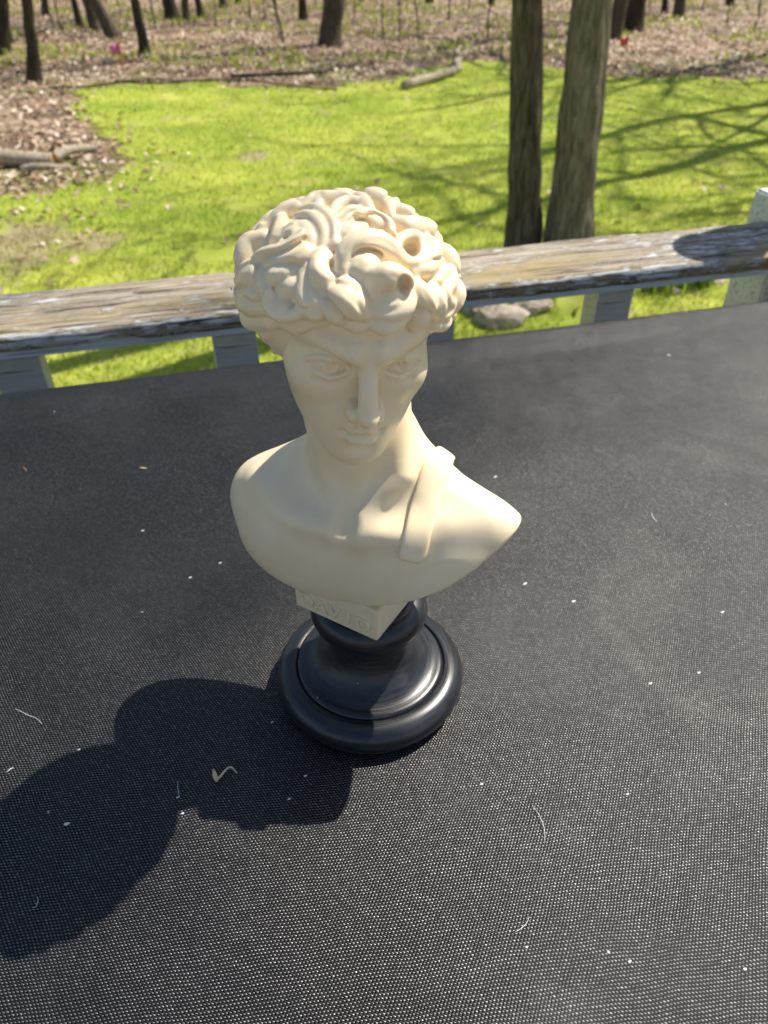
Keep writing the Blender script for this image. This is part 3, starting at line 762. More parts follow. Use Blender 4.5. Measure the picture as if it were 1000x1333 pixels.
# ---- signed-distance sculpting on a grid, millimetres, origin = pedestal axis on the table
class Clay:
    def __init__(s, lo, hi, h):
        s.lo = np.array(lo, float); s.h = h
        s.n = np.ceil((np.array(hi) - s.lo) / h).astype(int) + 1
        s.F = np.full(s.n, 30.0, np.float32)
    def box(s, lo, hi):
        a = np.clip(np.floor((np.array(lo) - s.lo) / s.h).astype(int), 0, s.n)
        b = np.clip(np.ceil((np.array(hi) - s.lo) / s.h).astype(int) + 1, 0, s.n)
        if (b <= a).any(): return None, None
        sl = tuple(slice(i, j) for i, j in zip(a, b))
        g = [(s.lo[k] + s.h * np.arange(a[k], b[k])).astype(np.float32) for k in range(3)]
        return sl, np.meshgrid(*g, indexing='ij', sparse=True)
    def put(s, lo, hi, fn, k=1.0, op='add', pad=4.0):
        sl, G = s.box(np.array(lo) - pad - k, np.array(hi) + pad + k)
        if sl is None: return
        d = fn(*G).astype(np.float32); a = s.F[sl]
        if op == 'add':
            e = np.maximum(k - np.abs(a - d), 0) / k
            s.F[sl] = np.minimum(a, d) - e * e * k * .25
        elif op == 'sub':
            d = -d; e = np.maximum(k - np.abs(a - d), 0) / k
            s.F[sl] = np.maximum(a, d) + e * e * k * .25
        elif op == 'cut':
            e = np.maximum(k - np.abs(a - d), 0) / k
            s.F[sl] = np.maximum(a, d) + e * e * k * .25
    def ell(s, c, r, k=3.0, op='add', M=None, W=None):     # ellipsoid; M rows = its axes
        c = np.array(c, float); r = np.array(r, float)
        M = np.eye(3) if M is None else np.asarray(M, float)
        if W is not None: c, M = W.pt(c), M @ W.R.T
        ext = np.sqrt(((M * r[:, None]) ** 2).sum(0))
        def fn(x, y, z):
            dx, dy, dz = x - c[0], y - c[1], z - c[2]
            p = [(M[i, 0] * dx + M[i, 1] * dy + M[i, 2] * dz) for i in range(3)]
            k0 = np.sqrt(sum((p[i] / r[i]) ** 2 for i in range(3)))
            k1 = np.sqrt(sum((p[i] / r[i] ** 2) ** 2 for i in range(3))) + 1e-9
            return k0 * (k0 - 1) / k1
        s.put(c - ext, c + ext, fn, k, op)
    def chain(s, P, R, k=2.0, op='add', W=None, pad=4.0):   # tapered capsules along points
        P = np.asarray(P, float); R = np.broadcast_to(np.asarray(R, float), (len(P),))
        if W is not None: P = np.array([W.pt(p) for p in P])
        lo = (P - R[:, None]).min(0); hi = (P + R[:, None]).max(0)
        def fn(x, y, z):
            best = None
            for a, b, ra, rb in zip(P[:-1], P[1:], R[:-1], R[1:]):
                v = b - a; L = float(v @ v) + 1e-9
                dx, dy, dz = x - a[0], y - a[1], z - a[2]
                t = np.clip((dx * v[0] + dy * v[1] + dz * v[2]) / L, 0, 1)
                d = np.sqrt((dx - t * v[0]) ** 2 + (dy - t * v[1]) ** 2 + (dz - t * v[2]) ** 2) - (ra + t * (rb - ra))
                best = d if best is None else np.minimum(best, d)
            return best
        s.put(lo, hi, fn, k, op, pad)
    def smooth(s, it=1):
        for _ in range(it):
            for ax in range(3):
                F = s.F; G = F.copy()
                i = [slice(None)] * 3; j = [slice(None)] * 3; c = [slice(None)] * 3
                i[ax] = slice(0, -2); j[ax] = slice(2, None); c[ax] = slice(1, -1)
                G[tuple(c)] = .25 * F[tuple(i)] + .5 * F[tuple(c)] + .25 * F[tuple(j)]
                s.F = G
    def mesh(s, name):              # naive surface nets, output in metres
        F = s.F; ins = F < 0
        n = np.array(F.shape) - 1
        cnt = np.zeros(n, np.int8)
        off = [(i, j, k) for i in (0, 1) for j in (0, 1) for k in (0, 1)]
        sub = lambda A, o: A[o[0]:o[0] + n[0], o[1]:o[1] + n[1], o[2]:o[2] + n[2]]
        for o in off: cnt += sub(ins, o)
        act = np.argwhere((cnt > 0) & (cnt < 8))
        acc = np.zeros((len(act), 3)); num = np.zeros(len(act))
        val = {o: F[act[:, 0] + o[0], act[:, 1] + o[1], act[:, 2] + o[2]] for o in off}
        for o in off:
            for ax in range(3):
                if o[ax]: continue
                q = list(o); q[ax] = 1; q = tuple(q)
                a, b = val[o], val[q]; m = (a < 0) != (b < 0)
                t = np.where(m, a / np.where(m, a - b, 1), 0)
                p = np.tile(np.array(o, float), (len(act), 1)); p[:, ax] += t
                acc[m] += p[m]; num += m
        V = s.lo + s.h * (act + acc / num[:, None])
        idx = np.full(n, -1, np.int64); idx[tuple(act.T)] = np.arange(len(act))
        Q = []
        for ax in range(3):
            u, v = (ax + 1) % 3, (ax + 2) % 3
            a = [slice(1, -1)] * 3; a[ax] = slice(0, -1)
            b = [slice(1, -1)] * 3; b[ax] = slice(1, None)
            e = np.argwhere(ins[tuple(a)] != ins[tuple(b)])
            base = e.copy(); base[:, u] += 1; base[:, v] += 1
            flip = ins[tuple(base.T)]
            def cell(du, dv):
                c = base.copy(); c[:, u] -= du; c[:, v] -= dv
                return idx[tuple(c.T)]
            q = np.stack([cell(1, 1), cell(0, 1), cell(0, 0), cell(1, 0)], -1)
            q[~flip] = q[~flip][:, ::-1]
            Q.append(q)
        Q = np.vstack(Q); Q = Q[(Q >= 0).all(1)]
        return mesh_np(name, V / 1000.0, Q)
class Frame:                        # local frame: rows of R.T are its axes in bust space
    def __init__(s, o, yaw=0, pitch=0, roll=0):
        s.o = np.array(o, float)
        M = Matrix.Rotation(math.radians(yaw), 3, 'Z') @ Matrix.Rotation(math.radians(pitch), 3, 'X') @ Matrix.Rotation(math.radians(roll), 3, 'Y')
        s.R = np.array(M)
    def pt(s, p): return s.o + s.R @ np.array(p, float)
    def loc(s, x, y, z):
        dx, dy, dz = x - s.o[0], y - s.o[1], z - s.o[2]
        return [s.R[0, i] * dx + s.R[1, i] * dy + s.R[2, i] * dz for i in range(3)]
    def inv(s, p): return s.R.T @ (np.array(p, float) - s.o)

HEAD = Frame((-5.5, 0.0, 243.5), yaw=11, pitch=4, roll=5)
CHEST = Frame((0, 0, 0), yaw=-21)
def both(p): return [(sx * p[0], p[1], p[2]) for sx in (-1, 1)]
def mir(P, sx): return [(sx * p[0], p[1], p[2]) for p in P]

def sculpt_body():
    c = Clay((-100, -66, 84), (96, 52, 292), 0.7)
    W = CHEST
    # --- chest and shoulders
    c.ell((-4, 8, 122), (66, 36, 50), 4, W=W)
    c.ell((-60, 8, 125), (26, 24, 26), 14, W=W)
    c.ell((56, 4, 134), (30, 23, 24), 14, W=W)
    c.chain([(0, 14, 180), (-34, 14, 150), (-66, 10, 131)], [18, 19, 15], 10, W=W)
    c.chain([(2, 14, 176), (34, 10, 150), (74, 2, 145)], [18, 18, 9], 10, W=W)
    for sx in (-1, 1):
        c.ell((sx * 28, -12, 116), (40, 20, 34), 16, W=W)
    # --- neck
    c.chain([CHEST.pt((0, 8, 140)), HEAD.pt((0, 10, -30)), HEAD.pt((0, 10, -6))], [25, 22.5, 22], 12)
    c.chain([CHEST.pt((0, 17, 140)), HEAD.pt((3, 27, -34)), HEAD.pt((2, 28, -8))], [23, 18, 20], 10)
    # sternomastoids, collar bones, notch
    c.chain([HEAD.pt((-20, 14, -20)), CHEST.pt((-17, -8, 170)), CHEST.pt((-6, -26, 146))], [5.5, 6.2, 3.8], 6)
    c.chain([HEAD.pt((27, 12, -22)), CHEST.pt((20, -6, 172)), CHEST.pt((7, -26, 147))], [5.5, 5.6, 3.8], 6)
    c.chain([(-8, -26.0, 144), (-28, -23.4, 146), (-48, -13, 147), (-62, -3, 144)], [3.4, 2.8, 2.6, 3], 13, W=W)
    c.chain([(8, -26.0, 145), (28, -22.4, 149), (48, -12, 151), (64, -3, 150)], [3.4, 2.8, 2.6, 3], 13, W=W)
    c.ell((0, -33, 153), (5, 7.0, 7), 6, 'sub', W=W)
    c.ell((-30, -29, 160), (16, 9, 7), 12, 'sub', W=W)
    c.ell((33, -27, 162), (12, 5, 5), 12, 'sub', W=W)
    # --- the sawn-off lower edge of the bust
    cx = np.array([-96, -86, -76, -64, -48, -30, -12, 4, 20, 36, 52, 66, 78, 88, 96])
    cz = np.array([130, 122, 113, 106, 100, 96, 94.5, 97, 103.5, 112, 123, 136, 149, 160, 172])
    def lower(x, y, z):
        X, Y, Z = W.loc(x, y, z)
        f = np.interp(X, cx, cz)
        sl = np.gradient(cz.astype(float), cx)
        return (f - Z - .10 * np.minimum(Y + 20, 0)) / np.sqrt(1 + np.interp(X, cx, sl) ** 2)
    c.put((-100, -66, 84), (96, 52, 292), lower, 1.6, 'cut')
    c.put((-100, -66, 84), (96, 52, 292), lambda x, y, z: W.loc(x, y, z)[1] - 27 + 0 * z, 4, 'cut')
    c.put((-100, -66, 84), (96, 52, 292), lambda x, y, z: W.loc(x, y, z)[0] - 82 + 0.25 * (z - 158), 3, 'cut')
    # --- head, lofted from level sections
    W = HEAD
    T = np.array([  # z, half width, front y, back y
        (52, 1, 3, 5), (46, 13, -12, 16), (38, 23, -28, 30), (28, 29.5, -36.5, 39), (18, 32.5, -39.8, 42), (9, 33.3, -40, 42),
        (0, 33.4, -38.5, 40), (-8, 32.4, -38, 34), (-16, 30.4, -37.6, 24), (-24, 28.2, -37, 14), (-31, 25.2, -36.4, 7),
        (-38, 21.4, -35.8, 1), (-44, 17, -35, -4), (-48.5, 11, -32.5, -10), (-51.5, 3, -28, -18)], float)[::-1]
    T = spline(T, 8)
    def loft(x, y, z):
        X, Y, Z = W.loc(x, y, z)
        hw = np.interp(Z, T[:, 0], T[:, 1]); yf = np.interp(Z, T[:, 0], T[:, 2]); yb = np.interp(Z, T[:, 0], T[:, 3])
        yc = yf * .45 + yb * .55
        l = np.where(Y < yc, yc - yf, yb - yc)
        n = 2.25
        q = ((np.abs(X) / hw) ** n + (np.abs(Y - yc) / l) ** n) ** (1 / n)
        d = (q - 1) * np.minimum(hw, l) * .8
        return np.maximum(d, np.abs(Z - .3) - 51.5)
    lo = HEAD.o - np.array([48, 56, 58]); hi = HEAD.o + np.array([48, 56, 58])
    c.put(lo, hi, loft, 5)
    # cheeks, chin, muzzle, jaw
    for p in both((19, -22, -9)): c.ell(p, (9, 9.5, 8), 10, W=W)
    c.ell((0, -30.5, -44), (11, 7.6, 7.0), 8, W=W)
    c.ell((0, -27.5, -28), (14, 12.0, 13), 8, W=W)
    # eye sockets
    for sx in (-1, 1):
        c.ell((sx * 14.8, -43.0, 2.0), (10.4, 9.0, 6.2), 3.5, 'sub', W=W)
        c.ell((sx * 8.6, -43.5, 3.2), (4.2, 8.4, 4.6), 3, 'sub', W=W)
    # brows: heavy, drawn together over the nose
    for sx in (-1, 1):
        c.chain(mir([(27, -22, 10.4), (21, -31.2, 12.4), (13.5, -37.5, 11.0), (6.2, -40.8, 8.0)], sx), [1.2, 2.4, 3.2, 3.2], 5, W=W)
        c.chain(mir([(5.6, -38.6, 15), (4.9, -40.0, 11.5), (3.4, -40.2, 7.6)], sx), [1.4, 2.8, 2.4], 3.6, W=W)
    c.chain([(0, -43.4, 18), (0, -44.2, 12), (0, -43.4, 8)], [.6, 1.3, .8], 1.8, 'sub', W=W)
    for sx in (-1, 1): c.chain(mir([(8.6, -43.6, 16), (7.4, -44.4, 12.5)], sx), [.4, .7], 2.0, 'sub', W=W)
    # nose
    for sx in (-1, 1):
        c.chain(mir([(1.9, -36.5, 12), (1.3, -39.2, 5), (1.1, -44.2, -5), (1.3, -47.9, -15)], sx), [2.8, 2.6, 2.8, 3.1], 3.4, W=W)
    c.ell((0, -48.8, -16.8), (3.9, 4.2, 3.5), 3, W=W)
    for p in both((5.2, -42.2, -17.4)): c.ell(p, (3.3, 5.8, 4.2), 1.8, W=W)
    c.chain([(0, -46, -20.6), (0, -40.5, -21.2)], [2.0, 2.0], 2, W=W)
    for p in both((3.6, -45.0, -22.2)): c.ell(p, (1.4, 2.6, 1.6), .8, 'sub', W=W)
    for sx in (-1, 1):               # crease round the wing of the nose
        c.chain(mir([(7.4, -43.4, -12.8), (9.9, -40.4, -16.5), (9.3, -39.6, -20.6)], sx), [.3, .7, .6], 1.6, 'sub', W=W)
    # mouth
    c.chain([(-7.6, -37.2, -29.2), (-4.4, -39.4, -28.2), (-1.9, -40.8, -27.2), (0, -40.4, -27.7), (1.9, -40.8, -27.2), (4.4, -39.4, -28.2), (7.6, -37.2, -29.2)],
            [1.0, 1.9, 2.1, 2.0, 2.1, 1.9, 1.0], 1.3, W=W)
    c.chain([(-5.8, -37.9, -32.0), (-3.6, -39.4, -33.4), (0, -40.2, -33.8), (3.6, -39.4, -33.4), (5.8, -37.9, -32.0)], [1.5, 2.6, 2.8, 2.6, 1.5], 1.5, W=W)
    c.chain([(-8.8, -38.7, -29.8), (-5.5, -41.6, -30.4), (-1.8, -43.0, -30.2), (0, -43.0, -30.7), (1.8, -43.0, -30.2), (5.5, -41.6, -30.4), (8.8, -38.7, -29.8)],
            [.9, .8, .8, .85, .8, .8, .9], .8, 'sub', W=W)
    for p in both((9.0, -38.9, -29.8)): c.ell(p, (1.5, 1.3, 1.4), 2.2, 'sub', W=W)
    c.chain([(0, -43.4, -22.2), (0, -42.6, -25.4)], [1.0, 1.2], 1.8, 'sub', W=W)
    c.ell((0, -43.0, -38.6), (8.0, 5.2, 2.6), 3.5, 'sub', W=W)
    # eyes: ball, lids, drilled pupil
    for sx in (-1, 1):
        c.ell((sx * 15.2, -27.8, 1.4), (8.8, 9.0, 7.6), .4, W=W)
        c.chain(mir([(24.4, -29.2, .2), (20.9, -33.7, 4.0), (15.5, -37.0, 5.6), (10.3, -36.8, 4.3), (6.4, -35.4, -.2)], sx), [.9, 1.4, 1.7, 1.4, .9], .4, W=W)
        c.chain(mir([(24.4, -29.2, -.2), (20.0, -33.8, -3.0), (15.0, -36.6, -4.0), (10.0, -36.6, -2.8), (6.2, -36.2, -.4)], sx), [.8, 1.1, 1.3, 1.2, .8], .6, W=W)
        c.chain(mir([(24.5, -29.8, 6.0), (20.5, -34.6, 7.6), (15, -38.6, 8.2), (9.0, -39.2, 6.4)], sx), [.5, .8, .9, .7], 1.0, 'sub', W=W)
        c.chain(mir([(21.5, -33.0, -6.2), (15, -37.2, -7.4), (8.6, -38.4, -5.4)], sx), [.1, .6, .4], 2.2, 'sub', W=W)
        c.ell((sx * 14.4, -37.2, 1.3), (2.9, 2.3, 2.8), .3, 'sub', W=W)
        c.ell((sx * 14.4, -35.6, 2.2), (1.0, 1.0, 1.0), .3, W=W)
    # ears, mostly under the hair
    for sx in (-1, 1):
        c.ell((sx * 33.5, 6, -4), (3.2, 8.5, 12.5), 3, W=W)
        c.ell((sx * 37, 3, -3), (2.2, 4.5, 7.5), 2, 'sub', W=W)
    return c.mesh('body')

# ---- hair: locks traced in the photograph and laid on an ellipsoid cap round the skull
HC = HEAD.pt((-2.2, 3, 16.5)); HR = np.array([43.6, 45.2, 32.4])
CAMB = np.array([(CAM.x - BX) * 1000, (CAM.y - BY) * 1000, (CAM.z - TABLE_Z) * 1000])
def on_cap(px, py, lift=0.0):
    d = np.array(ray(px, py)); d /= np.linalg.norm(d)
    o = HEAD.R.T @ (CAMB - HC); e = HEAD.R.T @ d
    H2 = HR + lift
    a = o / H2; b = e / H2
    A, B, C = b @ b, a @ b, a @ a - 1
    D = B * B - A * C
    if D > 0: p = o + e * ((-B - math.sqrt(D)) / A)
    else:                            # ray grazes past: the nearest point of the cap
        H2 = HR + min(lift, 2.0) + 1.6
        p = o + e * (-B / A)
        p = p / np.sqrt(((p / H2) ** 2).sum())
    return HC + HEAD.R @ p
LOCKS = [  # (pixel points of the photograph), radii in mm at start, middle, end, lift of the middle
    ([(330,348),(338,335),(352,331),(372,329),(388,322),(398,311),(397,301),(388,295),(379,298),(373,302)], 2.2, 4.2, 2.0, 2.2),
    ([(367,318),(376,317),(385,310),(382,303),(375,304),(368,311)], 1.6, 2.0, 1.6, 2.6),
    ([(356,347),(378,343),(398,332),(406,318)], 3.5, 4.8, 3.0, 0.4),
    ([(344,310),(328,318),(314,331),(310,345)], 3.0, 5.0, 3.6, 0.8),
    ([(338,307),(344,295),(352,287)], 2.0, 2.6, 2.0, 0.8),
    ([(357,319),(362,306),(367,291),(361,281)], 2.0, 3.4, 2.2, 1.0),
    ([(350,291),(367,277),(381,269),(394,268)], 2.6, 3.8, 2.6, 0.6),
    ([(390,264),(398,253),(412,246),(426,244),(436,247)], 2.6, 4.0, 2.6, 0.6),
    ([(397,272),(406,257),(421,250),(440,249),(457,254),(465,257)], 2.0, 3.2, 1.6, 1.6),
    ([(414,269),(418,260),(432,256),(450,259)], 1.8, 2.6, 1.8, 1.2),
    ([(393,274),(410,271),(425,281),(436,295),(438,312),(432,321)], 1.8, 2.5, 1.6, 2.4),
    ([(388,282),(402,281),(415,290),(422,304),(420,321)], 1.8, 2.6, 1.6, 2.2),
    ([(384,292),(396,297),(404,311),(407,326)], 1.6, 2.6, 1.8, 1.4),
    ([(433,280),(438,268),(454,262),(469,265),(481,274),(489,283)], 1.8, 2.5, 1.6, 2.2),
    ([(438,285),(452,275),(466,274),(476,279)], 1.6, 2.2, 1.6, 1.2),
    ([(445,312),(450,294),(462,283),(476,279),(490,282),(506,290),(510,302)], 2.4, 2.8, 1.6, 2.4),
    ([(462,286),(461,297),(468,306),(481,309),(496,306)], 2.0, 2.6, 2.0, 2.0),
    ([(474,292),(486,291),(498,296)], 2.0, 2.8, 2.0, 0.2),
    ([(450,322),(458,308),(470,300)], 3.0, 4.4, 3.0, -0.6),
    ([(466,258),(479,246),(492,244),(505,249),(518,262),(522,279)], 3.0, 4.6, 3.0, 1.8),
    ([(467,257),(476,266),(485,281)], 2.4, 3.0, 1.8, 2.2),
    ([(497,254),(505,263),(511,281)], 1.6, 2.4, 1.6, 3.4),
    ([(525,267),(534,266),(543,275),(546,290)], 2.4, 3.4, 2.4, 1.4),
    ([(543,275),(555,284),(566,291),(571,299)], 2.2, 3.0, 2.2, 0.6),
    ([(517,291),(532,295),(549,298),(562,302),(566,313)], 3.0, 4.8, 3.2, 1.4),
    ([(572,299),(578,308),(574,318)], 2.4, 3.4, 2.6, 0.4),
    ([(518,324),(522,312),(533,306),(545,309),(551,321),(546,332),(536,338),(526,333),(518,324)], 2.1, 2.3, 2.1, 2.6),
    ([(555,313),(565,324),(561,337),(547,345),(530,344)], 2.6, 4.0, 2.4, 1.8),
    ([(566,319),(577,327),(586,343),(588,356)], 2.4, 3.6, 2.4, 1.0),
    ([(578,322),(591,331),(599,344),(593,358)], 2.8, 4.8, 3.0, 0.8),
    ([(538,356),(558,350),(573,341)], 1.8, 2.8, 2.0, 1.8),
    ([(556,378),(567,366),(577,355),(586,357),(586,367),(579,378),(579,390),(586,399),(581,412),(572,419)], 2.0, 3.2, 2.2, 1.6),
    ([(560,380),(566,396),(569,414)], 3.5, 4.8, 3.2, 0.4),
    ([(592,368),(598,379),(600,392),(593,407)], 3.0, 5.0, 3.0, 0.4),
    ([(543,373),(548,384),(556,398),(557,411)], 3.0, 4.6, 2.6, 2.2),
    ([(564,430),(577,427),(585,420)], 2.6, 3.4, 2.4, 0.0),
    ([(540,410),(548,419),(540,430)], 2.8, 3.8, 2.6, 0.4),
    ([(450,352),(455,333),(470,322),(489,320),(506,326),(517,336)], 4.0, 6.2, 3.4, 2.4),
    ([(466,366),(472,350),(486,340)], 4.0, 5.6, 3.6, 0.6),
    ([(482,384),(484,366),(490,352)], 1.8, 2.6, 2.0, 3.2),
    ([(488,386),(491,370),(497,356)], 1.8, 2.6, 2.0, 4.6),
    ([(494,362),(507,360),(523,367)], 4.4, 5.0, 4.6, 5.6),
    ([(497,386),(512,386),(524,384)], 2.2, 2.8, 2.0, 2.6),
    ([(490,402),(504,402),(518,400),(525,392),(519,384)], 1.6, 2.3, 1.4, 3.2),
    ([(486,412),(508,416),(524,409),(532,397),(531,384),(522,378)], 2.2, 3.3, 1.6, 2.6),
    ([(483,428),(500,434),(515,430),(527,417)], 2.2, 3.2, 2.0, 1.0),
    ([(432,384),(442,374),(456,375),(469,384)], 2.8, 3.6, 2.0, 3.2),
    ([(436,384),(449,394),(462,408),(474,420)], 4.0, 5.4, 1.2, 3.0),
    ([(468,384),(470,398),(475,418)], 1.8, 2.2, 1.0, 4.4),
    ([(428,393),(435,411),(443,423)], 3.0, 3.8, 2.4, 1.2),
    ([(452,424),(460,430),(472,432)], 2.0, 2.8, 2.2, 0.6),
    ([(418,333),(413,349),(419,361),(433,366),(447,362)], 2.8, 3.8, .8, 2.6),
    ([(428,334),(425,346),(431,356)], 1.2, 1.8, 1.0, 2.0),
    ([(398,352),(396,372),(394,385),(400,397),(410,401),(420,396),(426,389)], 2.6, 3.0, 1.4, 2.2),
    ([(404,376),(407,389),(415,396)], 1.2, 1.8, 1.2, 3.2),
    ([(398,406),(408,413),(419,411)], 2.0, 2.8, 2.0, 1.0),
    ([(393,354),(379,362),(362,371),(352,386),(354,404),(363,414),(377,416),(389,410),(392,398),(386,388)], 2.4, 3.0, 1.6, 1.8),
    ([(355,362),(367,361),(388,353)], 3.6, 4.4, 3.0, 0.4),
    ([(367,394),(369,406),(375,413)], 1.6, 2.2, 1.6, 1.8),
    ([(365,378),(378,374),(388,366)], 2.4, 3.2, 2.0, 0.6),
    ([(332,346),(320,356),(309,367),(306,380),(314,389)], 3.0, 4.4, 2.6, 0.8),
    ([(314,380),(330,383),(344,394)], 2.6, 3.6, 2.4, 1.0),
    ([(322,366),(334,362),(342,356)], 4.0, 5.2, 3.4, 0.0),
    ([(344,352),(344,372),(349,392)], 2.2, 3.2, 2.2, 1.2),
    ([(314,393),(328,401),(346,404)], 3.4, 4.6, 3.2, 0.2),
    ([(319,411),(333,420),(352,424)], 3.6, 4.8, 3.4, -1.0),
    ([(334,429),(346,434),(356,437)], 3.0, 3.4, 2.4, -2.5),
]
PITS = [(528, 370, 9.5, 3.0), (525, 369, 7.0, 2.8), (535, 323, 2.4, 3.6), (536, 324, 0.6, 3.0), (495, 268, 3.0, 2.6), (431, 343, 4.5, 1.6)]
def sculpt_hair():
    c = Clay(HC - np.array([58, 60, 54]), HC + np.array([58, 60, 50]), 0.72)
    c.ell(HC, HR - np.array([1.5, 1.5, 1.4]), 1, M=HEAD.R.T)
    # open the cap over the face
    c.ell(HEAD.pt((0, -46, -6)), (38, 42, 29), 3, 'sub', M=HEAD.R.T)
    c.ell(HEAD.pt((0, -10, -26)), (60, 46, 17), 3, 'sub', M=HEAD.R.T)
    for sx in (-1, 1): c.ell(HEAD.pt((sx * 35, -26, -3)), (16, 17, 14), 3, 'sub', M=HEAD.R.T)
    c.ell(HEAD.pt((-4, 15, 7)), (41, 43, 33), 3, M=HEAD.R.T)
    core = c.F + 2.4
    # locks at the back and sides, which the photograph does not show
    g = np.random.default_rng(11)
    dirs = []
    for i in range(230):
        z = 1 - 2 * (i + .5) / 230; a = i * 2.39996
        d = np.array([math.sqrt(1 - z * z) * math.cos(a), math.sqrt(1 - z * z) * math.sin(a), z])
        p = HC + HEAD.R @ (d * HR)
        v = CAMB - p; nrm = HEAD.R @ (d / HR)
        if nrm @ v > -10 * np.linalg.norm(nrm) and d[2] > -.25: continue
        if d[2] < -.80 or (d[1] < .05 and d[2] < -.15): continue
        dirs.append(d)
    c.ell((-8, 33, 213), (19, 20, 16), 3)
    c.ell(HEAD.pt((2, 26, -13)), (25, 19, 16), 3, M=HEAD.R.T)      # nape
    for d in dirs:
        n = d / HR; n /= np.linalg.norm(n)
        t = np.cross(n, g.normal(size=3)); t /= np.linalg.norm(t); b = np.cross(n, t)
        r0 = g.uniform(6.0, 8.5); turn = g.choice([-1, 1]) * g.uniform(4.2, 6.6); s = np.linspace(0, 1, 14)
        rr = r0 * (1 - .72 * s)
        P = d * HR + (np.cos(turn * s) * rr)[:, None] * t + (np.sin(turn * s) * rr)[:, None] * b
        k = np.sqrt(((P / HR) ** 2).sum(1)); P = P / k[:, None] + n * (1.8 + 3.0 * s)[:, None]
        c.chain([HC + HEAD.R @ p for p in P], 4.2 - 2.2 * s, .8)
    for pts, r0, r1, r2, lift in LOCKS:
        m = len(pts); s = np.linspace(0, 1, m)
        rad = 1.12 * np.interp(s, [0, .45, 1], [r0, r1, r2])
        lf = 1.0 * lift + .1 * r1 - (1 - np.sin(np.pi * np.clip(s, .0, 1))) * .5 * min(r1, 3)
        P = np.array([on_cap(x, y - 7 * min(1, max(0, (y - 385) / 45)), l) for (x, y), l in zip(pts, lf)])
        Q = spline(np.column_stack([P, rad]), 4)
        nr = np.array([HEAD.R @ ((HEAD.R.T @ (q - HC)) / HR ** 2) for q in Q[:, :3]]); nr /= np.linalg.norm(nr, axis=1)[:, None]
        T = np.gradient(Q[:, :3], axis=0); side = np.cross(T, nr); side /= np.linalg.norm(side, axis=1)[:, None] + 1e-9
        c.chain(Q[:, :3] + nr * (Q[:, 3:4] * .5), Q[:, 3] * .95, 1.2, 'sub')     # a lock lying over others presses into them
        c.chain(Q[:, :3] - nr * (Q[:, 3:4] * .5), Q[:, 3] * .9, 2.2)
        c.chain(Q[:, :3], Q[:, 3], 1.0)
        if r1 >= 3.4 and len(Q) > 8:  # combed strands
            for f in (-.40, .40):
                c.chain((Q[:, :3] + nr * (Q[:, 3:4] * .93) + side * (Q[:, 3:4] * f))[3:-3], .4, 1.2, 'sub')
    c.F = np.minimum(c.F, core)
    for x, y in ((415, 379), (480, 396), (372, 398), (346, 378)): c.chain([on_cap(x - 2, y - 3, -.6), on_cap(x + 2, y + 3, -.6)], 3.2, 2.0)
    for x, y, l, r in PITS:
        a = on_cap(x, y, l); d = a - CAMB; d /= np.linalg.norm(d)
        c.chain([a - d * 1.5, a + d * 3.0], [r, r * .7], 1.2, 'sub')
    c.smooth(1)
    return c.mesh('hair')

def lathe(profile, seg=128):
    P = np.asarray(profile, float); n = len(P)
    a = np.linspace(0, 2 * math.pi, seg, endpoint=False)
    V = np.stack([P[:, :1] * np.cos(a), P[:, :1] * np.sin(a), np.repeat(P[:, 1:], seg, 1)], -1).reshape(-1, 3)
    i = np.arange(n - 1)[:, None] * seg; j = np.arange(seg)[None]; k = (j + 1) % seg
    return V, np.stack([i + j, i + k, i + seg + k, i + seg + j], -1).reshape(-1, 4)

def black_paint():
    m = NT('black_paint')
    co = m.coord()
    sx = m.n('SeparateXYZ', None, Vector=co)
    r = m.math('SQRT', m.math('ADD', m.math('POWER', sx.outputs[0], 2.0), m.math('POWER', sx.outputs[1], 2.0)))
    ang = m.math('ARCTAN2', sx.outputs[1], sx.outputs[0])
    v = m.n('CombineXYZ', None, X=m.math('MULTIPLY', m.math('ADD', r, m.math('MULTIPLY', sx.outputs[2], .8)), 1400.0), Y=m.math('MULTIPLY', ang, 1.6), Z=0.0).outputs[0]
    rings = m.noise(v, 1.0, 3, .6)
    dust = m.n('TexVoronoi', {'feature': 'F1'}, Vector=co, Scale=420.0)
    isd = m.math('MULTIPLY', m.math('LESS_THAN', dust.outputs['Distance'], .2), m.math('LESS_THAN', dust.outputs['Color'], .07))
    base = m.mix(m.ramp(rings, [(.45, 0.), (.8, 1.)]), (.010, .011, .014), (.040, .040, .043))
    col = m.mix(m.math('MULTIPLY', isd, .8), base, (.5, .48, .44))
    rough = m.math('ADD', m.math('MULTIPLY_ADD', rings, .28, .17), m.math('MULTIPLY', isd, .4))
    m.bsdf(Base_Color=col, Roughness=rough, Specular_IOR_Level=.6, Normal=m.bump(m.math('ADD', rings, m.math('MULTIPLY', m.noise(co, 90, 4), .5)), .22, .0004))
    return m.m

